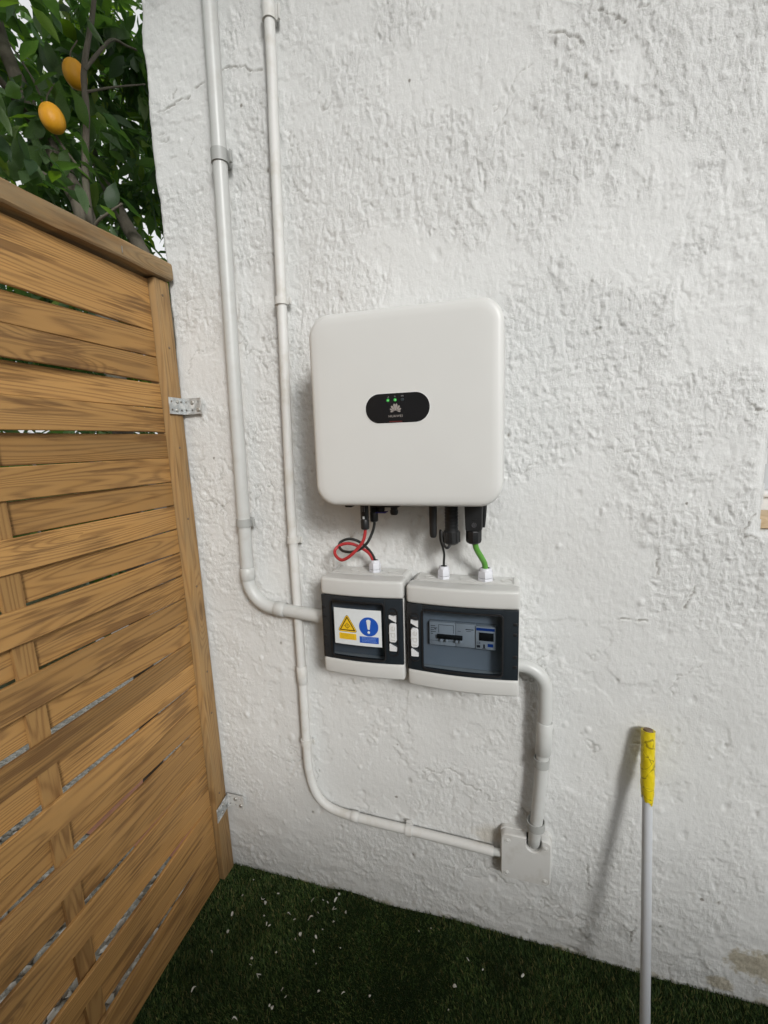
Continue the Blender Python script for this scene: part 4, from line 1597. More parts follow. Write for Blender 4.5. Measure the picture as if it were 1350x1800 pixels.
def knockouts(t, z, items):
    for a, b, r in items:
        mb = MB()
        n = 22
        vs, fs = [], []
        for q in range(n):
            an = 2 * math.pi * q / n
            for rr_, hh in ((r, 0), (r, 0.0009), (r - 0.0011, 0.0009), (r - 0.0011, 0)):
                vs.append((a + rr_ * math.cos(an), b + rr_ * 0.8 * math.sin(an), z + hh))
        for q in range(n):
            q2 = (q + 1) % n
            for e in range(4):
                fs.append((q * 4 + e, q2 * 4 + e, q2 * 4 + (e + 1) % 4, q * 4 + (e + 1) % 4))
        mb.add(vs, fs).build('knockout_ring', 'box_grey', t)


def gland(t, x, y, z, r):
    """hexagonal cable gland with a domed nut"""
    gl_ = MB().lathe((x, y, z), [(r, 0), (r * 1.02, 0.001), (r * 1.02, 0.0052), (r, 0.006)], 'z', sq=6).build('cable_gland', 'gland', t)
    mb = MB().lathe((x, y, z + 0.006), [(r * 0.86, 0), (r * 0.86, 0.0010)], 'z', 20)
    mb.build('thread', 'print_mid', gl_)
    mb = MB()
    prof = [(r * 0.98, 0.0072), (r * 1.0, 0.0082), (r * 0.99, 0.0175), (r * 0.90, 0.0215)]
    mb.lathe((x, y, z), prof, 'z', sq=6)
    mb.lathe((x, y, z), [(r * 0.82, 0.0205), (r * 0.80, 0.0245), (r * 0.70, 0.0275), (r * 0.54, 0.0282), (r * 0.50, 0.0270)], 'z', 22)
    mb.build('gland_nut', 'gland', gl_)
    MB().lathe((x, y, z), [(r * 0.49, 0.0266), (r * 0.49, 0.0276)], 'z', 16).build('seal', 'gasket', gl_)
    return gl_


bx1, g1 = dist_box(0.3825, 0.5760, 0.7265, 0.9555, 'smaller grey distribution box with yellow and blue warning sticker on its dark door', True)
bx2, g2 = dist_box(0.5825, 0.8180, 0.7195, 0.9490, 'larger grey distribution box with breakers behind its smoked door', False)
zk = 0.9555 - 0.0018
knockouts(bx1, zk, [(0.443, -0.031, 0.011), (0.494, -0.033, 0.019), (0.536, -0.031, 0.012)])
gland(bx1, 0.4935, -0.070 + 0.037, zk, 0.0138)
zk2 = 0.9490 - 0.0018
knockouts(bx2, zk2, [(0.622, -0.030, 0.011), (0.7045, -0.031, 0.0165), (0.746, -0.032, 0.020), (0.790, -0.029, 0.0125)])
gland(bx2, 0.6545, -0.034, zk2, 0.0142)
gland(bx2, 0.7455, -0.033, zk2, 0.0172)

# warning sticker on the small box
f1 = g1['front']


def on_front(mb, off):
    """lay a flat print onto the curved door (mesh is built at y = 0 front)"""
    return mb.map(lambda p: Vector((p.x, f1(p.x) - off + p.y, p.z)))


SX0, SX1, SZ0, SZ1 = 0.4160, 0.5275, 0.8035, 0.8880


def strip_rect(x0, x1, z0, z1, y, n=10, skew=0.0):
    vs, fs = [], []
    for k in range(n + 1):
        a = x0 + (x1 - x0) * k / n
        vs += [(a, y, z0), (a, y, z1), (a, y + 0.0006, z0), (a, y + 0.0006, z1)]
    for k in range(n):
        b = 4 * k
        fs += [(b, b + 4, b + 5, b + 1), (b + 2, b + 3, b + 7, b + 6), (b + 1, b + 5, b + 7, b + 3), (b, b + 2, b + 6, b + 4)]
    fs += [(0, 1, 3, 2), (4 * n, 4 * n + 2, 4 * n + 3, 4 * n + 1)]
    return MB().add(vs, fs)


stk = thing('warning_sticker', (0.473, f1(0.473), SZ0), 'white sticker with yellow warning triangle and blue exclamation disc on the smaller box', 'sticker')
OFFS = 0.0026
on_front(strip_rect(SX0, SX1, SZ0, SZ1, 0.0), OFFS).build('sheet', 'sticker', stk)


def tri(cx, cz, s, r, n=5):
    """rounded triangle, half width s"""
    P = [Vector((cx - s, cz - s * 0.62)), Vector((cx + s, cz - s * 0.62)), Vector((cx, cz + s * 1.12))]
    out = []
    for k in range(3):
        a, b, c = P[k - 1], P[k], P[(k + 1) % 3]
        d1, d2 = (a - b).normalized(), (c - b).normalized()
        p0, p1 = b + d1 * r, b + d2 * r
        for q in range(n + 1):
            t_ = q / n
            p = p0 * (1 - t_) ** 2 + b * 2 * t_ * (1 - t_) + p1 * t_ ** 2
            out.append((p.x, p.y))
    return out


TX, TZ = 0.4480, 0.8485
on_front(MB().prism(tri(TX, TZ, 0.0248, 0.009), 0.0, 0.0003), OFFS + .0003).build('triangle_edge', 'brown_black', stk)
on_front(MB().prism(tri(TX, TZ, 0.0236, 0.0085), 0.0, 0.0003), OFFS + .0005).build('triangle_border', 'yellow', stk)
on_front(MB().prism(tri(TX, TZ, 0.0192, 0.002), 0.0, 0.0003), OFFS + .0007).build('triangle_line', 'brown_black', stk)
on_front(MB().prism(tri(TX, TZ, 0.0152, 0.0012), 0.0, 0.0003), OFFS + .0009).build('triangle_field', 'yellow', stk)
CZ = TZ - 0.0005


def ringpoly(cx, cz, r0, r1, n=24):
    vs, fs = [], []
    for k in range(n):
        a = 2 * math.pi * k / n
        for r in (r0, r1):
            vs += [(cx + r * math.cos(a), 0, cz + r * math.sin(a)), (cx + r * math.cos(a), .0003, cz + r * math.sin(a))]
    for k in range(n):
        b, c = 4 * k, 4 * ((k + 1) % n)
        fs += [(b, c, c + 2, b + 2), (b + 2, c + 2, c + 3, b + 3), (b, b + 1, c + 1, c)]
    return MB().add(vs, fs)


mb = ringpoly(TX, CZ, 0.0042, 0.0051)
for k in range(4):
    a = k * math.pi / 2
    c_, s_ = math.cos(a), math.sin(a)
    mb.prism([(TX + c_ * 0.0052 - s_ * 0.0005, CZ + s_ * 0.0052 + c_ * 0.0005), (TX + c_ * 0.0074 - s_ * 0.0005, CZ + s_ * 0.0074 + c_ * 0.0005), (TX + c_ * 0.0074 + s_ * 0.0005, CZ + s_ * 0.0074 - c_ * 0.0005), (TX + c_ * 0.0052 + s_ * 0.0005, CZ + s_ * 0.0052 - c_ * 0.0005)], 0, .0003)
mb.prism([(TX - 0.0006, CZ + 0.0029), (TX + 0.0009, CZ + 0.0029), (TX + 0.0003, CZ - 0.0006), (TX + 0.0009, CZ - 0.0006), (TX - 0.0003, CZ - 0.0031), (TX - 0.0001, CZ - 0.0002), (TX - 0.0008, CZ - 0.0002)], 0, .0003)
on_front(mb, OFFS + .0011).build('symbol', 'brown_black', stk)
on_front(strip_rect(0.4275, 0.4690, 0.8155, 0.8300, 0, 5), OFFS + .0003).build('caption_field', 'yellow', stk)
DX, DZ = 0.4985, 0.8495
on_front(MB().prism([(DX + 0.0222 * math.cos(2 * math.pi * k / 40), DZ + 0.0222 * math.sin(2 * math.pi * k / 40)) for k in range(40)], 0, .0003), OFFS + .0004).build('blue_disc', 'blue', stk)
ex = [(DX - 0.0050, DZ + 0.0135), (DX - 0.0038, DZ + 0.0160), (DX, DZ + 0.0168), (DX + 0.0038, DZ + 0.0160), (DX + 0.0050, DZ + 0.0135), (DX + 0.0022, DZ - 0.0058), (DX, DZ - 0.0072), (DX - 0.0022, DZ - 0.0058)]
mb = MB().prism(ex[::-1], 0, .0003)
mb.prism([(DX + 0.0030 * math.cos(2 * math.pi * k / 16), DZ - 0.0128 + 0.0030 * math.sin(2 * math.pi * k / 16)) for k in range(16)], 0, .0003)
on_front(mb, OFFS + .0007).build('exclamation_mark', 'sticker', stk)
on_front(strip_rect(0.4765, 0.5205, 0.8110, 0.8262, 0, 6), OFFS + .0003).build('caption_field', 'blue', stk)
for (a0, a1, zc, h_, mt, seg_) in ((0.4275, 0.4690, 0.8155, 0.0145, 'amber', 0), (0.4765, 0.5205, 0.8110, 0.0152, 'blue_pale', 1)):
    rnd_ = random.Random(5 + seg_)
    mb = MB()
    for row in range(4):
        zz_ = zc + h_ - 0.0028 - row * 0.0031
        x_ = a0 + 0.003 + rnd_.uniform(0, .003)
        while x_ < a1 - 0.006:
            l_ = rnd_.uniform(0.0012, 0.0042)
            mb.box(x_, min(x_ + l_, a1 - 0.003), 0, .0002, zz_, zz_ + 0.0009)
            x_ += l_ + 0.0008
    on_front(mb, OFFS + .0005).build('caption_lines', mt, stk)

# breakers behind the smoked door of the larger box
ym = -0.0725
brk = bpy.data.objects.new('breaker_row', None)
COL.objects.link(brk)
brk.parent = bx2
brk.location = Vector((0.70, ym, 0.84)) - bx2.location
bzc = 0.8360
xa, xb, xcx, xd = 0.6290, 0.6850, 0.7280, 0.7700
MB().box(xa, xb, ym - 0.010, ym, bzc - 0.026, bzc + 0.026, 0.0012).build('breaker', 'module', brk)
MB().box(xb + .0006, xcx, ym - 0.0095, ym, bzc - 0.026, bzc + 0.026, 0.0012).build('breaker', 'module', brk)
mtr = MB().box(xcx + .0006, xd, ym - 0.013, ym, bzc - 0.025, bzc + 0.025, 0.0012).build('energy_meter', 'module', brk)
mb = MB()
mb.box(xa + 0.0175, xb + 0.016, ym - 0.0165, ym - 0.0098, bzc - 0.0085, bzc + 0.0005, 0.001)
mb.build('toggle_bar', 'gasket', brk)
for a in (xa + 0.024, xa + 0.036, xb + 0.001, xb + 0.010):
    MB().box(a, a + 0.006, ym - 0.0185, ym - 0.0098, bzc - 0.0135, bzc - 0.0090, 0.0008).build('toggle', 'module', brk)
mb = MB()
yp = ym - 0.0104
mb.box(xa + 0.020, xb - 0.003, yp, yp + .0003, bzc + 0.0205, bzc + 0.0214)
mb.box(xb - 0.0038, xb - 0.003, yp, yp + .0003, bzc + 0.003, bzc + 0.0203)
mb.box(xa + 0.020, xa + 0.0208, yp, yp + .0003, bzc + 0.003, bzc + 0.0203)
for k in range(5):
    mb.box(xa + 0.003, xa + 0.003 + (0.010, 0.014, 0.007, 0.011, 0.005)[k], yp, yp + .0003, bzc + 0.017 - k * 0.0045, bzc + 0.0182 - k * 0.0045)
mb.box(xa + 0.011, xa + 0.015, yp, yp + .0003, bzc + 0.0095, bzc + 0.0115)
mb.box(xa + 0.002, xb - 0.002, yp, yp + .0003, bzc - 0.0162, bzc - 0.0156)
mb.build('print', 'print_dark', brk)
mb = MB()
yq = ym - 0.0099
mb.box(xb + 0.022, xb + 0.039, yq, yq + .0003, bzc + 0.014, bzc + 0.0158)
mb.box(xb + 0.024, xb + 0.034, yq, yq + .0003, bzc + 0.0105, bzc + 0.0113)
mb.box(xb + 0.005, xb + 0.012, yq, yq + .0003, bzc + 0.009, bzc + 0.0098)
mb.build('print', 'print_dark', brk)
yr = ym - 0.0134
MB().box(xcx + 0.002, xd - 0.002, yr, yr + .0004, bzc + 0.0165, bzc + 0.0225).build('name_strip', 'blue', mtr)
MB().box(xcx + 0.0075, xd - 0.004, yr - .0004, yr + .0003, bzc - 0.0055, bzc + 0.0125, 0.0001).build('display', 'gasket', mtr)
mb = MB()
mb.box(xcx + 0.003, xcx + 0.010, yr, yr + .0003, bzc - 0.0215, bzc - 0.0160)
mb.box(xcx + 0.0165, xcx + 0.020, yr, yr + .0003, bzc - 0.0220, bzc - 0.0135)
mb.box(xcx + 0.014, xcx + 0.022, yr, yr + .0003, bzc - 0.0235, bzc - 0.0226)
mb.build('print', 'print_dark', mtr)
vs, fs = text_mesh('CE', 0.0062, 0.0001)
MB().add([(xcx + 0.0066 + a, yr - c, bzc - 0.0112 + b) for a, b, c in vs], fs).build('lettering', 'print_dark', mtr)
MB().box(xcx + 0.0255, xd - 0.005, yr, yr + .0003, bzc - 0.0185, bzc - 0.0115).build('print_block', 'blue', mtr)
# DIN rail slots drawn on the inner cover
MB().box(0.6275, 0.7715, ym + 0.0001, ym + 0.0006, bzc + 0.0262, bzc + 0.0275).build('slot_edge', 'inner_dark', brk)


# ------------------------------------------------------------------ cables and plugs
def cable(name, pts, r, mat, lab, n=16):
    P = spline(pts, 10)
    base = P[-1]
    t = thing(name, base, lab, 'cable')
    MB().tube(P, r, n).build('lead', mat, t)
    return t


def dc_plug(t, x, y, zb, zt):
    pl_ = MB().lathe((x, y, zb), [(0.0060, 0), (0.0086, 0.0015), (0.0094, 0.004), (0.0094, 0.020), (0.0086, 0.0225)], 'z', 14).build('plug', 'black', t)
    MB().lathe((x, y, zb + 0.0226), [(0.0080, 0), (0.0090, 0.002), (0.0090, zt - zb - 0.0226)], 'z', 16).build('plug_body', 'black', pl_)
    mb = MB()
    for s in (-1, 1):
        mb.box(x + s * 0.0022 - 0.0008, x + s * 0.0022 + 0.0008, y - 0.0097, y - 0.0082, zb + 0.040, zb + 0.052, 0.0003)
    mb.build('latch_rib', 'print_mid', pl_)
    return pl_


RY = -0.088
t = cable('red_cable', [(0.4915, RY, 1.082), (0.4915, RY, 1.062), (0.487, RY - .002, 1.040), (0.474, RY - .006, 1.022), (0.455, RY - .008, 1.004), (0.434, RY - .004, 0.994), (0.416, RY + .006, 1.002), (0.4125, RY + .016, 1.013), (0.427, RY + .024, 1.0235), (0.448, RY + .026, 1.0245), (0.468, RY + .030, 1.016), (0.482, RY + .045, 1.000), (0.4885, RY + .054, 0.982), (0.490, -0.033, 0.962)], 0.0036, 'red', 'red cable looping from the inverter down into the smaller box')
p_ = dc_plug(t, 0.4915, RY, 1.064, 1.145)
MB().box(0.4915 - 0.0018, 0.4915 + 0.0026, RY - 0.0100, RY - 0.0086, 1.0885, 1.0945, 0.0004).build('marker', 'sticker', p_)
BYY = -0.068
t = cable('black_cable', [(0.5062, BYY, 1.092), (0.5062, BYY, 1.072), (0.501, BYY - .003, 1.052), (0.490, BYY - .010, 1.030), (0.472, BYY - .014, 1.016), (0.450, BYY - .014, 1.0105), (0.430, BYY - .008, 1.012), (0.4195, BYY + .002, 1.020), (0.423, BYY + .008, 1.029), (0.442, BYY + .012, 1.0345), (0.463, BYY + .016, 1.028), (0.482, BYY + .026, 1.008), (0.4925, BYY + .034, 0.985), (0.4965, -0.033, 0.962)], 0.0032, 'cable_black', 'thin black cable looping alongside the red cable into the smaller box')
dc_plug(t, 0.5062, BYY, 1.078, 1.145)

t = cable('data_cable', [(0.6530, -0.064, 1.062), (0.6515, -0.062, 1.056), (0.6520, -0.060, 1.040), (0.6555, -0.056, 1.025), (0.6575, -0.046, 1.005), (0.6555, -0.038, 0.985), (0.6545, -0.034, 0.962)], 0.0026, 'cable_black', 'thin black data cable dropping from the ribbed plug into the larger box')
mb = MB()
prof = [(0.0085, 0.0), (0.0145, 0.003), (0.0165, 0.006), (0.0170, 0.028), (0.0150, 0.031)]
h_ = 0.031
while h_ < 0.088:
    prof += [(0.0142, h_ + 0.001), (0.0142, h_ + 0.0048), (0.0136, h_ + 0.0052), (0.0136, h_ + 0.0064)]
    h_ += 0.0068
prof += [(0.0128, h_ + 0.001), (0.0128, 0.105)]
mb.lathe((0.677, -0.068, 1.0325), prof, 'z', 26)
for k in range(9):
    a = 2 * math.pi * k / 9
    mb.box(0.677 + math.cos(a) * 0.0168 - .0012, 0.677 + math.cos(a) * 0.0168 + .0012, -0.068 + math.sin(a) * 0.0168 - .0012, -0.068 + math.sin(a) * 0.0168 + .0012, 1.038, 1.0605, 0.0004)
pg = mb.build('plug', 'black', t, 30)
MB().tube(spline([(0.655, -0.066, 1.060), (0.658, -0.070, 1.038), (0.6665, -0.075, 1.0265), (0.673, -0.074, 1.030), (0.674, -0.070, 1.040)], 6), 0.0028, 10).build('cap_tether', 'black', pg)

t = cable('green_cable', [(0.7240, -0.068, 1.062), (0.7250, -0.067, 1.040), (0.7290, -0.062, 1.022), (0.7375, -0.052, 1.003), (0.7440, -0.040, 0.985), (0.7455, -0.034, 0.962)], 0.0062, 'green', 'thick green cable bending from the black plug into the larger box')
mb = MB()
mb.lathe((0.7235, -0.070, 1.037), [(0.0115, 0.0), (0.0152, 0.003), (0.0166, 0.0065), (0.0168, 0.026), (0.0160, 0.0275)], 'z', sq=10)
pg = mb.build('plug_nut', 'black', t, 25)
pb = MB().loft(0.7245, 1.1045, 0.037, 0.078, 0.004, [(0.002, -0.050), (0, -0.053), (0, -0.086), (0.002, -0.0885)], 4)
pb.map(lambda p: Vector((0.7245 + (p.x - 0.7245) * (0.90 + 0.14 * min(1, max(0, (p.z - 1.072) / 0.02))), p.y, p.z)))
pb.build('plug_body', 'black', t)
MB().lathe((0.7255, -0.0886, 1.0785), [(0.0052, 0.0006), (0.0052, -0.0012), (0.0042, -0.0013), (0.0040, -0.0002), (0.0018, -0.0002), (0.0016, -0.0010)], 'y', 16).build('lock_button', 'print_dark', t)
MB().box(0.7215, 0.7300, -0.0893, -0.0884, 1.0885, 1.0900, 0.0002).build('lock_mark', 'gasket', t)
MB().tube([(0.742, -0.060, 1.0700), (0.7445, -0.062, 1.095), (0.7465, -0.064, 1.135)], 0.0042, 10).build('lock_lever', 'black', t)

# ------------------------------------------------------------------ the pole leaning on the wall
p0 = Vector((1.0765, -0.142, 0.004))
p1 = Vector((1.0805, -0.020, 0.637))
d = (p1 - p0)
pole = thing('pole', p0, 'white painted pole with yellow tape round its top, leaning against the wall', 'pole')
MB().tube([p0, p0 + d * 0.5, p0 + d * 0.985], 0.0098, 26).build('shaft', 'pole', pole)
MB().lathe(tuple(p0), [(0.0125, -0.003), (0.0130, 0.0), (0.0130, 0.020), (0.0112, 0.024)], 'z', 18).build('end_cap', 'black', pole)


def tape():
    n, k = 30, 44
    L = d.length
    dn = d.normalized()
    u = dn.cross(Vector((0, 1, 0))).normalized()
    w = dn.cross(u)
    s0, s1 = L * 0.775, L * 0.997
    vs, fs = [], []
    r_ = random.Random(3)
    for i in range(k + 1):
        t_ = i / k
        for j in range(n):
            a = 2 * math.pi * j / n
            s = s0 + (s1 - s0) * t_
            if i < 3:
                s += (0.006 * math.sin(2 * a + 1.0) + 0.004 * math.sin(5 * a)) * (1 - i / 3)
            rad = 0.0108 + 0.0022 * min(1, t_ * 4)
            spiral = ((a / (2 * math.pi) + t_ * 4.2) % 1.0)
            rad += 0.0008 * spiral + 0.0003 * math.sin(5 * a + t_ * 31) * math.sin(t_ * 17 + a) + r_.uniform(-.00012, .00012)
            vs.append(p0 + dn * s + (u * math.cos(a) + w * math.sin(a)) * rad)
    for i in range(k):
        for j in range(n):
            q = (j + 1) % n
            fs.append((i * n + j, i * n + q, (i + 1) * n + q, (i + 1) * n + j))
    # lip folded over the open top end
    b = len(vs)
    for j in range(n):
        a = 2 * math.pi * j / n
        vs.append(p0 + dn * (s1 - 0.001) + (u * math.cos(a) + w * math.sin(a)) * 0.0095)
    for j in range(n):
        q = (j + 1) % n
        fs.append((k * n + j, k * n + q, b + q, b + j))
    return MB().add(vs, fs).build('tape_wrap', 'tape', pole, 50)


tape()
MB().tube([p0 + d * 0.98, p0 + d * 0.9925, p0 + d * 1.001], [0.0094, 0.0094, 0.0085], 16).build('rusty_end', 'rust', pole)

# ------------------------------------------------------------------ citrus tree behind the fence
tree = thing('citrus_tree', (-0.47, 0.19, 0.0), 'leafy citrus tree with two orange fruits rising behind the fence', 'tree')


def limb(pts, r0, r1, name='limb'):
    P = spline(pts, 8)
    k = len(P)
    R = [r0 + (r1 - r0) * i / (k - 1) for i in range(k)]
    R = [q * (1 + 0.06 * math.sin(i * 1.7)) for i, q in enumerate(R)]
    MB().tube(P, R, 12).build(name, 'bark', tree, 60)
    return P


trunk = limb([(-0.47, 0.19, -0.02), (-0.46, 0.20, 0.7), (-0.44, 0.205, 1.4), (-0.496, 0.222, 1.918), (-0.584, 0.248, 2.111), (-0.689, 0.264, 2.272), (-0.805, 0.303, 2.472), (-0.927, 0.355, 2.69), (-1.1, 0.45, 3.1)], 0.036, 0.018, 'trunk')
limb([(-0.455, 0.205, 1.78), (-0.475, 0.205, 1.92), (-0.489, 0.224, 2.114), (-0.478, 0.243, 2.281), (-0.487, 0.262, 2.42), (-0.479, 0.322, 2.647), (-0.46, 0.36, 2.95)], 0.0125, 0.006)
limb([(-0.30, 0.36, 1.55), (-0.475, 0.42, 1.927), (-0.577, 0.464, 2.064), (-0.748, 0.555, 2.292), (-0.918, 0.654, 2.563), (-1.136, 0.817, 2.999)], 0.028, 0.014)
limb([(-0.25, 0.30, -0.02), (-0.24, 0.32, 0.8), (-0.30, 0.36, 1.55)], 0.032, 0.027)
limb([(-0.483, 0.258, 2.411), (-0.478, 0.321, 2.506), (-0.465, 0.366, 2.568), (-0.459, 0.424, 2.589), (-0.475, 0.534, 2.65)], 0.006, 0.003)
limb([(-0.478, 0.250, 2.345), (-0.433, 0.316, 2.392), (-0.403, 0.421, 2.463)], 0.004, 0.002)
limb([(-0.47, 0.20, 1.88), (-0.42, 0.172, 1.927), (-0.366, 0.17, 1.949), (-0.318, 0.178, 1.971)], 0.0055, 0.003)
limb([(-0.49, 0.22, 2.10), (-0.54, 0.18, 2.20), (-0.57, 0.16, 2.33), (-0.64, 0.15, 2.45)], 0.004, 0.002)
limb([(-0.70, 0.27, 2.28), (-0.68, 0.12, 2.36), (-0.72, -0.10, 2.46), (-0.75, -0.4, 2.6)], 0.012, 0.005)
limb([(-0.58, 0.25, 2.10), (-0.72, 0.02, 2.12), (-0.85, -0.25, 2.18), (-0.95, -0.6, 2.3)], 0.014, 0.005)


def fruit(c, r, tilt):
    f = MB()
    prof = []
    for k in range(17):
        a = math.pi * k / 16
        rr_ = r * 0.90 * math.sin(a) ** 0.92
        hh = -r * 1.18 * math.cos(a)
        if k >= 15:
            hh += 0.002
        prof.append((max(rr_, 0.0008), hh))
    f.lathe((0, 0, 0), prof, 'z', 24)
    R = Matrix.Rotation(tilt, 3, Vector((0.3, 1, 0)).normalized())
    f.map(lambda p: R @ p + Vector(c))
    fo = f.build('fruit', 'fruit', tree, 80)
    tip = R @ Vector((0, 0, r * 1.14)) + Vector(c)
    MB().tube(spline([tip - R @ Vector((0, 0, .004)), tip + Vector((0, 0, 0.025)), tip + Vector((0.012, 0.02, 0.07))], 5), 0.0022, 8).build('stalk', 'bark', fo)
    return fo


fo = fruit((-0.560, 0.295, 2.443), 0.037, math.radians(-16))
fo['label'] = 'upper orange fruit half hidden by a thin branch'
fo = fruit((-0.519, 0.159, 2.226), 0.0362, math.radians(-24))
fo['label'] = 'lower orange fruit hanging clear of the branches'


def leaf_template(st):
    """leaf along +x, unit length, folded along the midrib and curled down"""
    V, F = [], []
    n = len(st)
    for t_, wv in st:
        dr = -0.16 * t_ * t_
        V.append((t_, 0.0, dr))
        V.append((t_, wv, dr + 0.30 * wv))
        V.append((t_, -wv, dr + 0.30 * wv))
    for k in range(n - 1):
        a, b = 3 * k, 3 * (k + 1)
        F.append((a, b, b + 1, a + 1))
        F.append((a, a + 2, b + 2, b))
    return np.array(V), F


LT1 = leaf_template([(0, 0.004), (0.12, 0.07), (0.3, 0.165), (0.5, 0.20), (0.7, 0.165), (0.88, 0.08), (1.0, 0.004)])
LT2 = leaf_template([(0, 0.004), (0.3, 0.17), (0.65, 0.175), (1.0, 0.004)])


def make_leaves():
    r = np.random.default_rng(23)
    pos, dirs, ups, ln = [], [], [], []

    def shoot(c, dr, n, spread, lmin, lmax):
        """a twig tip with a whorl of leaves"""
        dr = dr / np.linalg.norm(dr)
        for k in range(n):
            a = r.uniform(0, 2 * np.pi)
            q = r.normal(0, 1, 3)
            q -= q @ dr * dr
            q /= np.linalg.norm(q)
            dd = dr * r.uniform(0.1, 0.9) + q * r.uniform(0.5, 1.0) + np.array([0, 0, -0.35])
            dd /= np.linalg.norm(dd)
            pos.append(c - dr * r.uniform(0, spread) + r.normal(0, 0.012, 3))
            dirs.append(dd)
            up = np.array([0, 0, 1.0]) + r.normal(0, 0.45, 3)
            ups.append(up)
            ln.append(r.uniform(lmin, lmax))
    # crown: shoots spread through clumps
    clumps = []
    for k in range(98):
        clumps.append((np.array([r.uniform(-2.1, -0.26), r.uniform(-0.45, 1.7), r.uniform(1.72, 3.3)]), r.uniform(0.14, 0.30)))
    for k in range(20):
        clumps.append((np.array([r.uniform(-1.3, -0.30), r.uniform(0.1, 0.9), r.uniform(1.75, 2.9)]), r.uniform(0.12, 0.22)))
    for k in range(12):      # lower skirts seen through the slats
        clumps.append((np.array([r.uniform(-1.3, -0.35), r.uniform(-0.7, 0.6), r.uniform(0.55, 1.75)]), r.uniform(0.12, 0.24)))
    for k in range(30):      # far low hedge of leaves added to hide the bright horizon behind the slats
        clumps.append((np.array([r.uniform(-1.9, -1.2), r.uniform(-0.3, 2.1), r.uniform(0.95, 1.75)]), r.uniform(0.16, 0.28)))
    for c, s in clumps:
        m_ = int(9 + 22 * s / 0.25)
        for q in range(m_):
            o_ = r.normal(0, 0.55, 3) * s
            dr = o_ + r.normal(0, 0.08, 3) + np.array([0, 0, -0.02])
            shoot(c + o_, dr, r.integers(3, 6), 0.05, 0.055, 0.105)
    return np.array(pos), np.array(dirs), np.array(ups), np.array(ln)


LP, LD, LU, LL = make_leaves()
# keep foliage on its own side of fence and wall
ok = (LP[:, 0] < -0.175) & (LP[:, 2] > 0.35)
LM = LP + LD * LL[:, None] * 0.5
# the trunk and the stems stand free towards the terrace
RC_ = np.random.default_rng(4)
ok &= ~((LP[:, 0] > -0.47) & (LP[:, 1] > -0.25) & (LP[:, 1] < 0.26) & (LP[:, 2] > 1.6) & (RC_.random(len(LP)) < 0.75))
# keep the two fruits in the clear
cam_v = np.array(CAM)
for c in ((-0.560, 0.295, 2.443), (-0.519, 0.159, 2.226)):
    c = np.array(c)
    ax = cam_v - c
    ax /= np.linalg.norm(ax)
    rel = LM - c
    along = rel @ ax
    perp = np.linalg.norm(rel - along[:, None] * ax, axis=1)
    ok &= ~((along > -0.03) & (perp < 0.075))
ok &= LM[:, 0] < -0.13
LP, LD, LU, LL = LP[ok], LD[ok], LU[ok], LL[ok]
X_ = LD
Y_ = np.cross(LU, X_)
Y_ /= np.linalg.norm(Y_, axis=1)[:, None]
Z_ = np.cross(X_, Y_)
# what the photograph shows largest: leaves above the fence and nearest to the viewer
rel = LP - cam_v
dep = rel @ np.array(c_f)
pxx = 675 + 786.92 * (rel @ np.array(c_r)) / np.maximum(dep, .1)
pyy = 900 - 786.92 * (rel @ np.array(c_u)) / np.maximum(dep, .1)
inview = (dep > 0.3) & (pxx > -25) & (pxx < 300) & (pyy > -25) & (pyy < 320 + pxx * 0.5)
score = np.where(inview, LL / dep, -1)
order = np.argsort(-score)
near = order[:300]
rest = order[300:]
leaf_meshes = []
for k in range(6):
    v = LT1[0].copy()
    v[:, 1] *= 0.82 + 0.09 * k
    v[:, 2] += 0.05 * np.sin(v[:, 0] * (2 + k)) * (1 if k % 2 else -1) + 0.02 * np.sign(v[:, 1]) * np.sin(v[:, 0] * 9 + k)
    me = bpy.data.meshes.new('leaf')
    me.from_pydata([tuple(p) for p in v], [], LT1[1])
    me.polygons.foreach_set('use_smooth', [True] * len(me.polygons))
    me.materials.append(M['leaf'])
    leaf_meshes.append(me)
tl = np.array(tree.location)
for q, i in enumerate(near):
    o = bpy.data.objects.new('leaf', leaf_meshes[q % 6])
    COL.objects.link(o)
    o.parent = tree
    s = LL[i]
    mw = Matrix(((X_[i][0] * s, Y_[i][0] * s, Z_[i][0] * s, LP[i][0] - tl[0]), (X_[i][1] * s, Y_[i][1] * s, Z_[i][1] * s, LP[i][1] - tl[1]), (X_[i][2] * s, Y_[i][2] * s, Z_[i][2] * s, LP[i][2] - tl[2]), (0, 0, 0, 1)))
    o.matrix_basis = mw


def foliage(idx):
    tv, tf = LT2
    n = len(idx)
    s = LL[idx][:, None, None]
    V = LP[idx][:, None, :] + s * (tv[None, :, 0:1] * X_[idx][:, None, :] + tv[None, :, 1:2] * Y_[idx][:, None, :] + tv[None, :, 2:3] * Z_[idx][:, None, :])
    V = V - tl
    k = len(tv)
    tfa = np.array(tf)
    F = (np.arange(n)[:, None, None] * k + tfa[None]).reshape(-1, 4)
    me = bpy.data.meshes.new('foliage')
    me.vertices.add(n * k)
    me.vertices.foreach_set('co', V.astype(np.float32).ravel())
    me.loops.add(F.size)
    me.loops.foreach_set('vertex_index', F.ravel().astype(np.int32))
    me.polygons.add(len(F))
    me.polygons.foreach_set('loop_start', (np.arange(len(F)) * 4).astype(np.int32))
    me.polygons.foreach_set('use_smooth', np.ones(len(F), bool))
    me.update(calc_edges=True)
    me.materials.append(M['leaf'])
    o = bpy.data.objects.new('foliage', me)
    COL.objects.link(o)
    o.parent = tree
    o['kind'] = 'stuff'


foliage(rest)
print('LEAVES', len(LP))


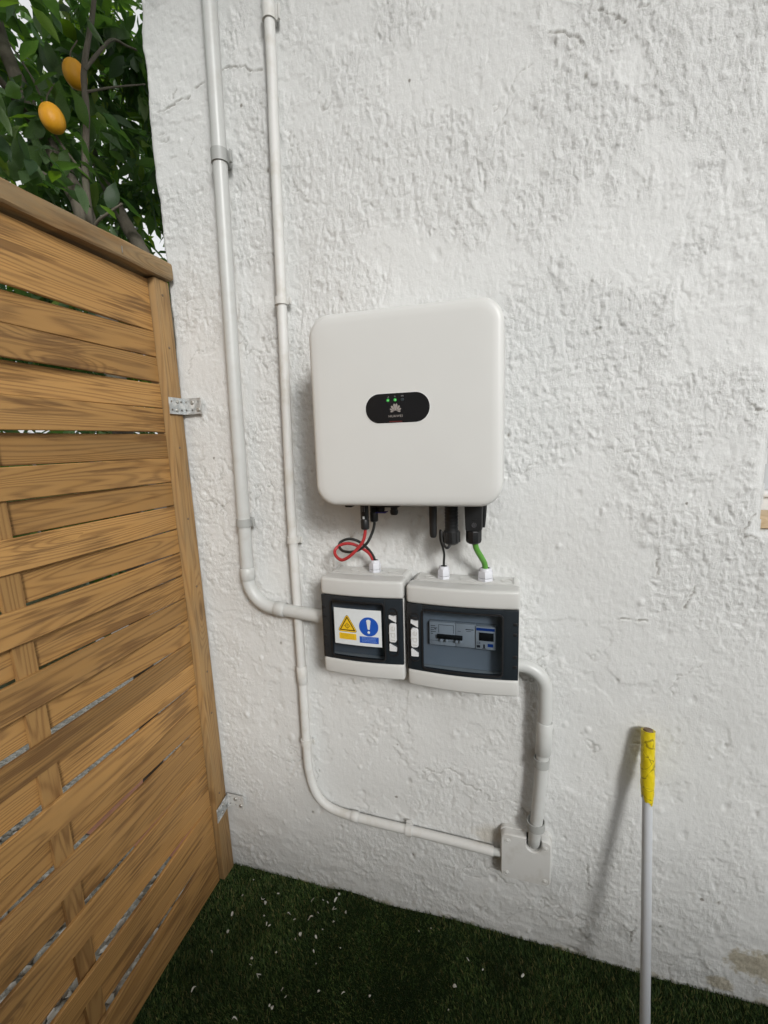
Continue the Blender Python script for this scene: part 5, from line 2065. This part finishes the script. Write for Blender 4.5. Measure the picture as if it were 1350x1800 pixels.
# a pale sheet that shows through one gap of the fence
def sheet_cloth():
    vs, fs = [], []
    nx, nz = 26, 12
    for i in range(nx + 1):
        for j in range(nz + 1):
            u, v = i / nx, j / nz
            vs.append((-0.20 + 0.015 * math.sin(u * 17) * (1 - v * .6) + 0.010 * math.sin(u * 31 + v * 4), -0.62 + 0.44 * u, 0.74 + 0.27 * v - 0.05 * u * (1 - v)))
    for i in range(nx):
        for j in range(nz):
            a = i * (nz + 1) + j
            fs.append((a, a + nz + 1, a + nz + 2, a + 1))
    o = MB().add(vs, fs).build('plastic_sheet', 'tarp', None, 70)
    md = o.modifiers.new('thickness', 'SOLIDIFY')
    md.thickness = 0.001
    tag(o, 'pale green plastic sheet glimpsed through a gap between the fence slats', 'sheet')


sheet_cloth()

# ------------------------------------------------------------------ white paint flakes on the turf
flakes = []
for k in range(5):
    r_ = random.Random(40 + k)
    n = 7
    vs, fs = [], []
    L_ = (0.010, 0.016, 0.008, 0.022, 0.012)[k]
    cur = r_.uniform(-1.6, 1.6)
    for i in range(n):
        t_ = i / (n - 1) - 0.5
        a = cur * t_
        wv = L_ * (0.22, 0.10, 0.34, 0.07, 0.15)[k] * (1 - (1.7 * t_) ** 2 * .8) + 0.0004
        x_, y_ = math.cos(a) * t_ * L_, math.sin(a) * t_ * L_
        z_ = 0.12 * L_ * math.sin(t_ * 5 + k)
        vs += [(x_ + r_.uniform(-.1, .1) * wv, y_ - wv, z_), (x_, y_ + wv, z_ + wv * .5)]
    fs = [(2 * i, 2 * i + 2, 2 * i + 3, 2 * i + 1) for i in range(n - 1)]
    b = len(vs)
    vs += [(p[0], p[1], p[2] - 0.0006) for p in vs]
    m_ = len(fs)
    fs += [tuple(reversed([q + b for q in f])) for f in fs[:m_]]
    loop = [2 * i for i in range(n)] + [2 * i + 1 for i in range(n - 1, -1, -1)]
    fs += [(loop[i], loop[(i + 1) % len(loop)], loop[(i + 1) % len(loop)] + b, loop[i] + b) for i in range(len(loop))]
    flakes.append(MB().add(vs, fs))
fl_used = {}
r_ = random.Random(99)
for k in range(66):
    if k < 40:
        x_, y_ = 0.07 + abs(r_.gauss(0.0, 0.42)), -abs(r_.gauss(0.0, 0.20)) - 0.02
    else:
        x_, y_ = r_.gauss(0.30, 0.13), r_.uniform(-0.45, -0.08)
    if x_ < 0.05 or y_ < -0.75:
        continue
    q = r_.choice((0, 0, 1, 2, 2, 2, 3, 4))
    if q not in fl_used:
        o = flakes[q].build('paint_flake', 'flake', None, 60)
        fl_used[q] = o
    else:
        o = fl_used[q].copy()
        COL.objects.link(o)
    o.location = (x_, y_, turf_z(x_, y_) + 0.006)
    o.rotation_euler = (r_.uniform(-.5, .5), r_.uniform(-.5, .5), r_.uniform(0, 6.28))
    s = r_.uniform(0.45, 1.2)
    o.scale = (s, s, s)
    tag(o, 'small white curled paint flake lying on the dark turf', 'flake', 'white flakes scattered on the turf')
